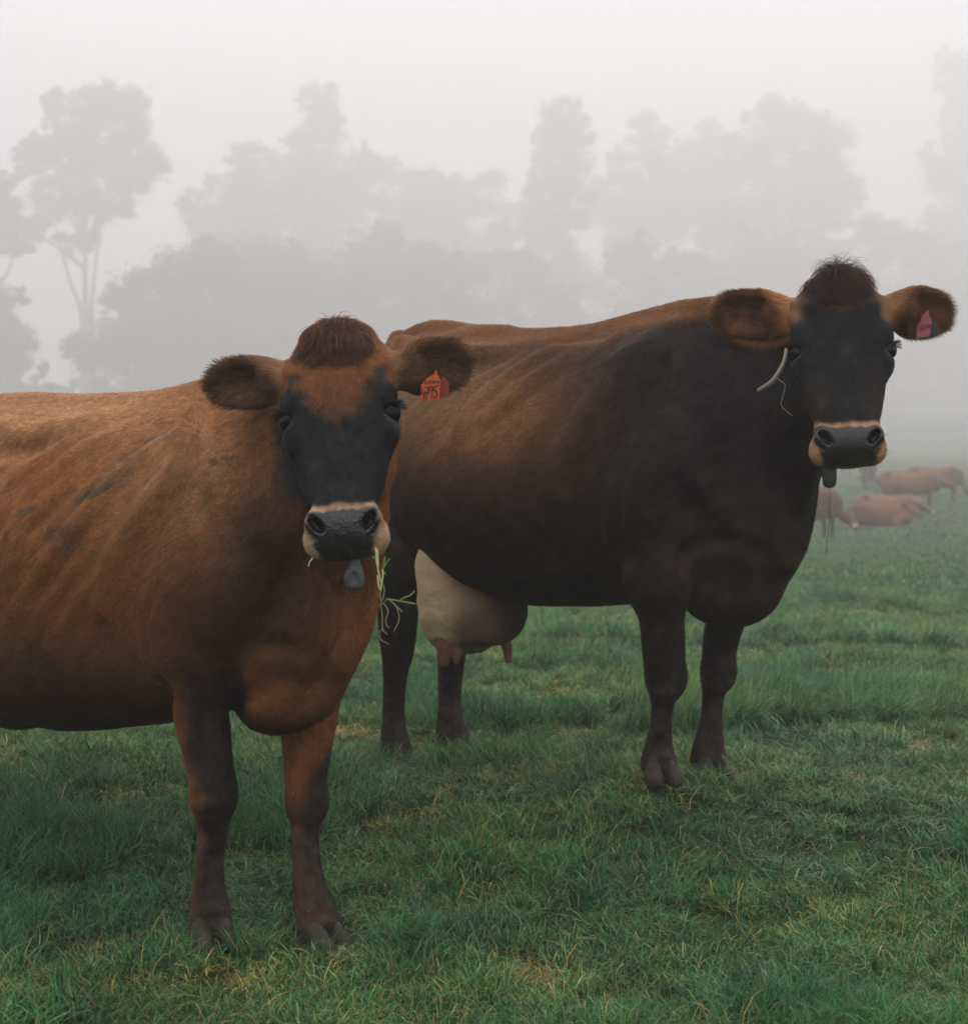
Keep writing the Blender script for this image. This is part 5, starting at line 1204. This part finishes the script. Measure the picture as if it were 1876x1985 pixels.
def dress_cow_two(cow):
    root, V, T = finish_cow(cow, 'nearly black cow with orange rimmed ears and pink ear tag, behind the brown one', 'cow')
    fr = cow['fr']
    forelock(cow, root, V, 4800, ((.022, .016, .013), (.095, .036, .018)), .5, (.050, .090), .030, .45, 22, -.160)
    for (A, rA, _), dr in zip(cow['feet'], ((1, -.6), (1, -.5), (1, -.3), (1, .1))):
        wpt = (gs((A[-1][0], A[-1][1], 0)) @ fr.M + fr.O); g = float(ground(wpt[0], wpt[1])) - fr.O[2]
        f = gs(dr); f /= np.linalg.norm(f); hoof(fr, (A[-1][0] + f[0] * .018, A[-1][1] + f[1] * .018), dr, max(g, A[-1][2] - .085), root, .95)
        print('foot', A[-1][2], g)
    udder(cow, root)
    ox, oy = 1755.9, 585.3
    def t(*pts): return [(ox + .048 * x, oy + .048 * y) for x, y in pts]
    dT = 3.715
    tg = plate('ear_tag', fr, t((855, 340), (895, 340), (930, 600), (1045, 790), (975, 1290), (930, 1385), (400, 1490), (430, 1100), (450, 930), (560, 850), (640, 580)), dT, .0018, M_PINK, root)
    digits = [arc(*t((545, 1000))[0], 2.6, 3.4, 0, 360, 10), t((600, 1010), (590, 1180), (540, 1230)), arc(*t((700, 1040))[0], 2.9, 5.6, 0, 360, 12), t((830, 900), (835, 1070)), arc(*t((935, 950))[0], 2.4, 3.0, 0, 360, 10), t((975, 960), (960, 1080))]
    strokes('lettering', fr, digits, dT - .0012, .0008, mat('faded_ink', (.06, .025, .028), .6, .2), tg)
    plate('ear_tag', fr, t((1050, 780), (1290, 900), (1275, 1330), (1240, 1370), (960, 1400)), 3.72, .0018, M_BLK, root)
    band('neck_strap', fr, [(1523, 676), (1518, 700), (1508, 720), (1495, 738), (1480, 749), (1467, 757)], [3.64, 3.60, 3.56, 3.53, 3.51, 3.50], .0064, .003, M_STRAP, root)
    band('strap_edge', fr, [(1526, 680), (1521, 702), (1511, 723), (1498, 741), (1483, 752), (1470, 760)], [3.645, 3.605, 3.565, 3.535, 3.515, 3.505], .004, .003, M_BLK, root)
    strokes('loose_string', fr, [[(1503, 731), (1512, 738), (1521, 747), (1516, 770), (1513, 785), (1524, 797), (1535, 806)]], 3.50, .0009, M_STRING, root)
    G = Field(); dW = 3.68; r_ = dW / FPX; R_ = np.stack([fr.vec((1, 0, 0)), fr.vec((0, -1, 0)), fr.vec((0, 0, 1))])
    chain(G, [fr.at(1607, 900, dW), fr.at(1607, 920, dW), fr.at(1607, 934, dW)], [.016, .0185, .0175], .01)
    G.add(lambda X, Y, Z: Z - fr.at(1607, 948, dW)[2] + 0 * X + 0 * Y, fr.at(1607, 930, dW) - .1, fr.at(1607, 930, dW) + .1, .006, 's')
    c0 = fr.at(1607, 922, dW); v, q = G.mesh(c0 - .08, c0 + .08, .003); new_mesh('collar_weight', v, q, M_WEIGHT, root)
    strokes('saliva_thread', fr, [[(1608, 945), (1606, 1000), (1604, 1040), (1601, 1055), (1600, 1078)]], 3.55, .0006, M_BLK, root)
    # whiskers on chin and lips
    rg = np.random.default_rng(9); n = 120; h, B = cow['h'], cow['B']
    uv = np.stack([rg.uniform(.22, .285, n), rg.uniform(-.085, .085, n), rg.uniform(-.11, -.02, n)], 1); p = np.array([h(*q) for q in uv])
    for _ in range(30):
        f = cow['F'].pts(p); g_ = cow['F'].grad(p); g_ /= np.linalg.norm(g_, axis=1)[:, None] + 1e-9; p = p - g_ * np.clip(f, -.01, .01)[:, None]
    dr = g_ + B[0] * .3; dr /= np.linalg.norm(dr, axis=1)[:, None]; m = dr[:, 2] < .3
    strands('whiskers', p[m], dr[m], rg.uniform(.010, .026, m.sum()), .1, np.tile(gs((.02, .018, .016)), (m.sum(), 1)), .0003, root, 5, .05)
    return root

# ------------------------------------------------------------------ fog
def haze():
    m = bpy.data.materials.new('fog'); m.use_nodes = True; N = m.node_tree; N.nodes.clear()
    v = N.nodes.new('ShaderNodeVolumePrincipled'); o = N.nodes.new('ShaderNodeOutputMaterial'); N.links.new(v.outputs[0], o.inputs['Volume'])
    v.inputs['Color'].default_value = (.955, .94, .95, 1); v.inputs['Density'].default_value = .0060; v.inputs['Anisotropy'].default_value = .25
    bm = bmesh.new(); bmesh.ops.create_cube(bm, size=1); me = bpy.data.meshes.new('haze'); bm.to_mesh(me); bm.free(); me.materials.append(m)
    ob = bpy.data.objects.new('haze', me); COL.objects.link(ob); z0, z1 = -3.0, 138.0
    ob.scale = (700, 560, z1 - z0); ob.location = (0, 200, (z0 + z1) / 2)
    tag(ob, 'thick pale morning fog filling the pasture and veiling the trees', 'fog', kind='stuff')
    S.cycles.volume_step_rate = 1.0

# ------------------------------------------------------------------ build
parts = os.environ.get('PARTS', 'gtfcdh')
c1 = cow_one(); c1['zoff'] = 0.0
c2 = cow_two(); c2['zoff'] = 0.0
for c_ in (c1, c2):
    for A, rA, _ in c_['feet']:
        wp = A[-1] @ c_['fr'].M + c_['fr'].O; FEET.append((wp[0], wp[1] - .01, wp[2] - .048))
print('feet', FEET)
ground_sheet()
if 't' in parts: trees(); print('trees', round(time.time() - T0, 1))
if 'c' in parts: dress_cow_one(c1)
if 'd' in parts: dress_cow_two(c2)
if 'f' in parts: far_cows(); print('far', round(time.time() - T0, 1))
if 'g' in parts: grass(); print('grass', round(time.time() - T0, 1))
if 'h' in parts: haze()
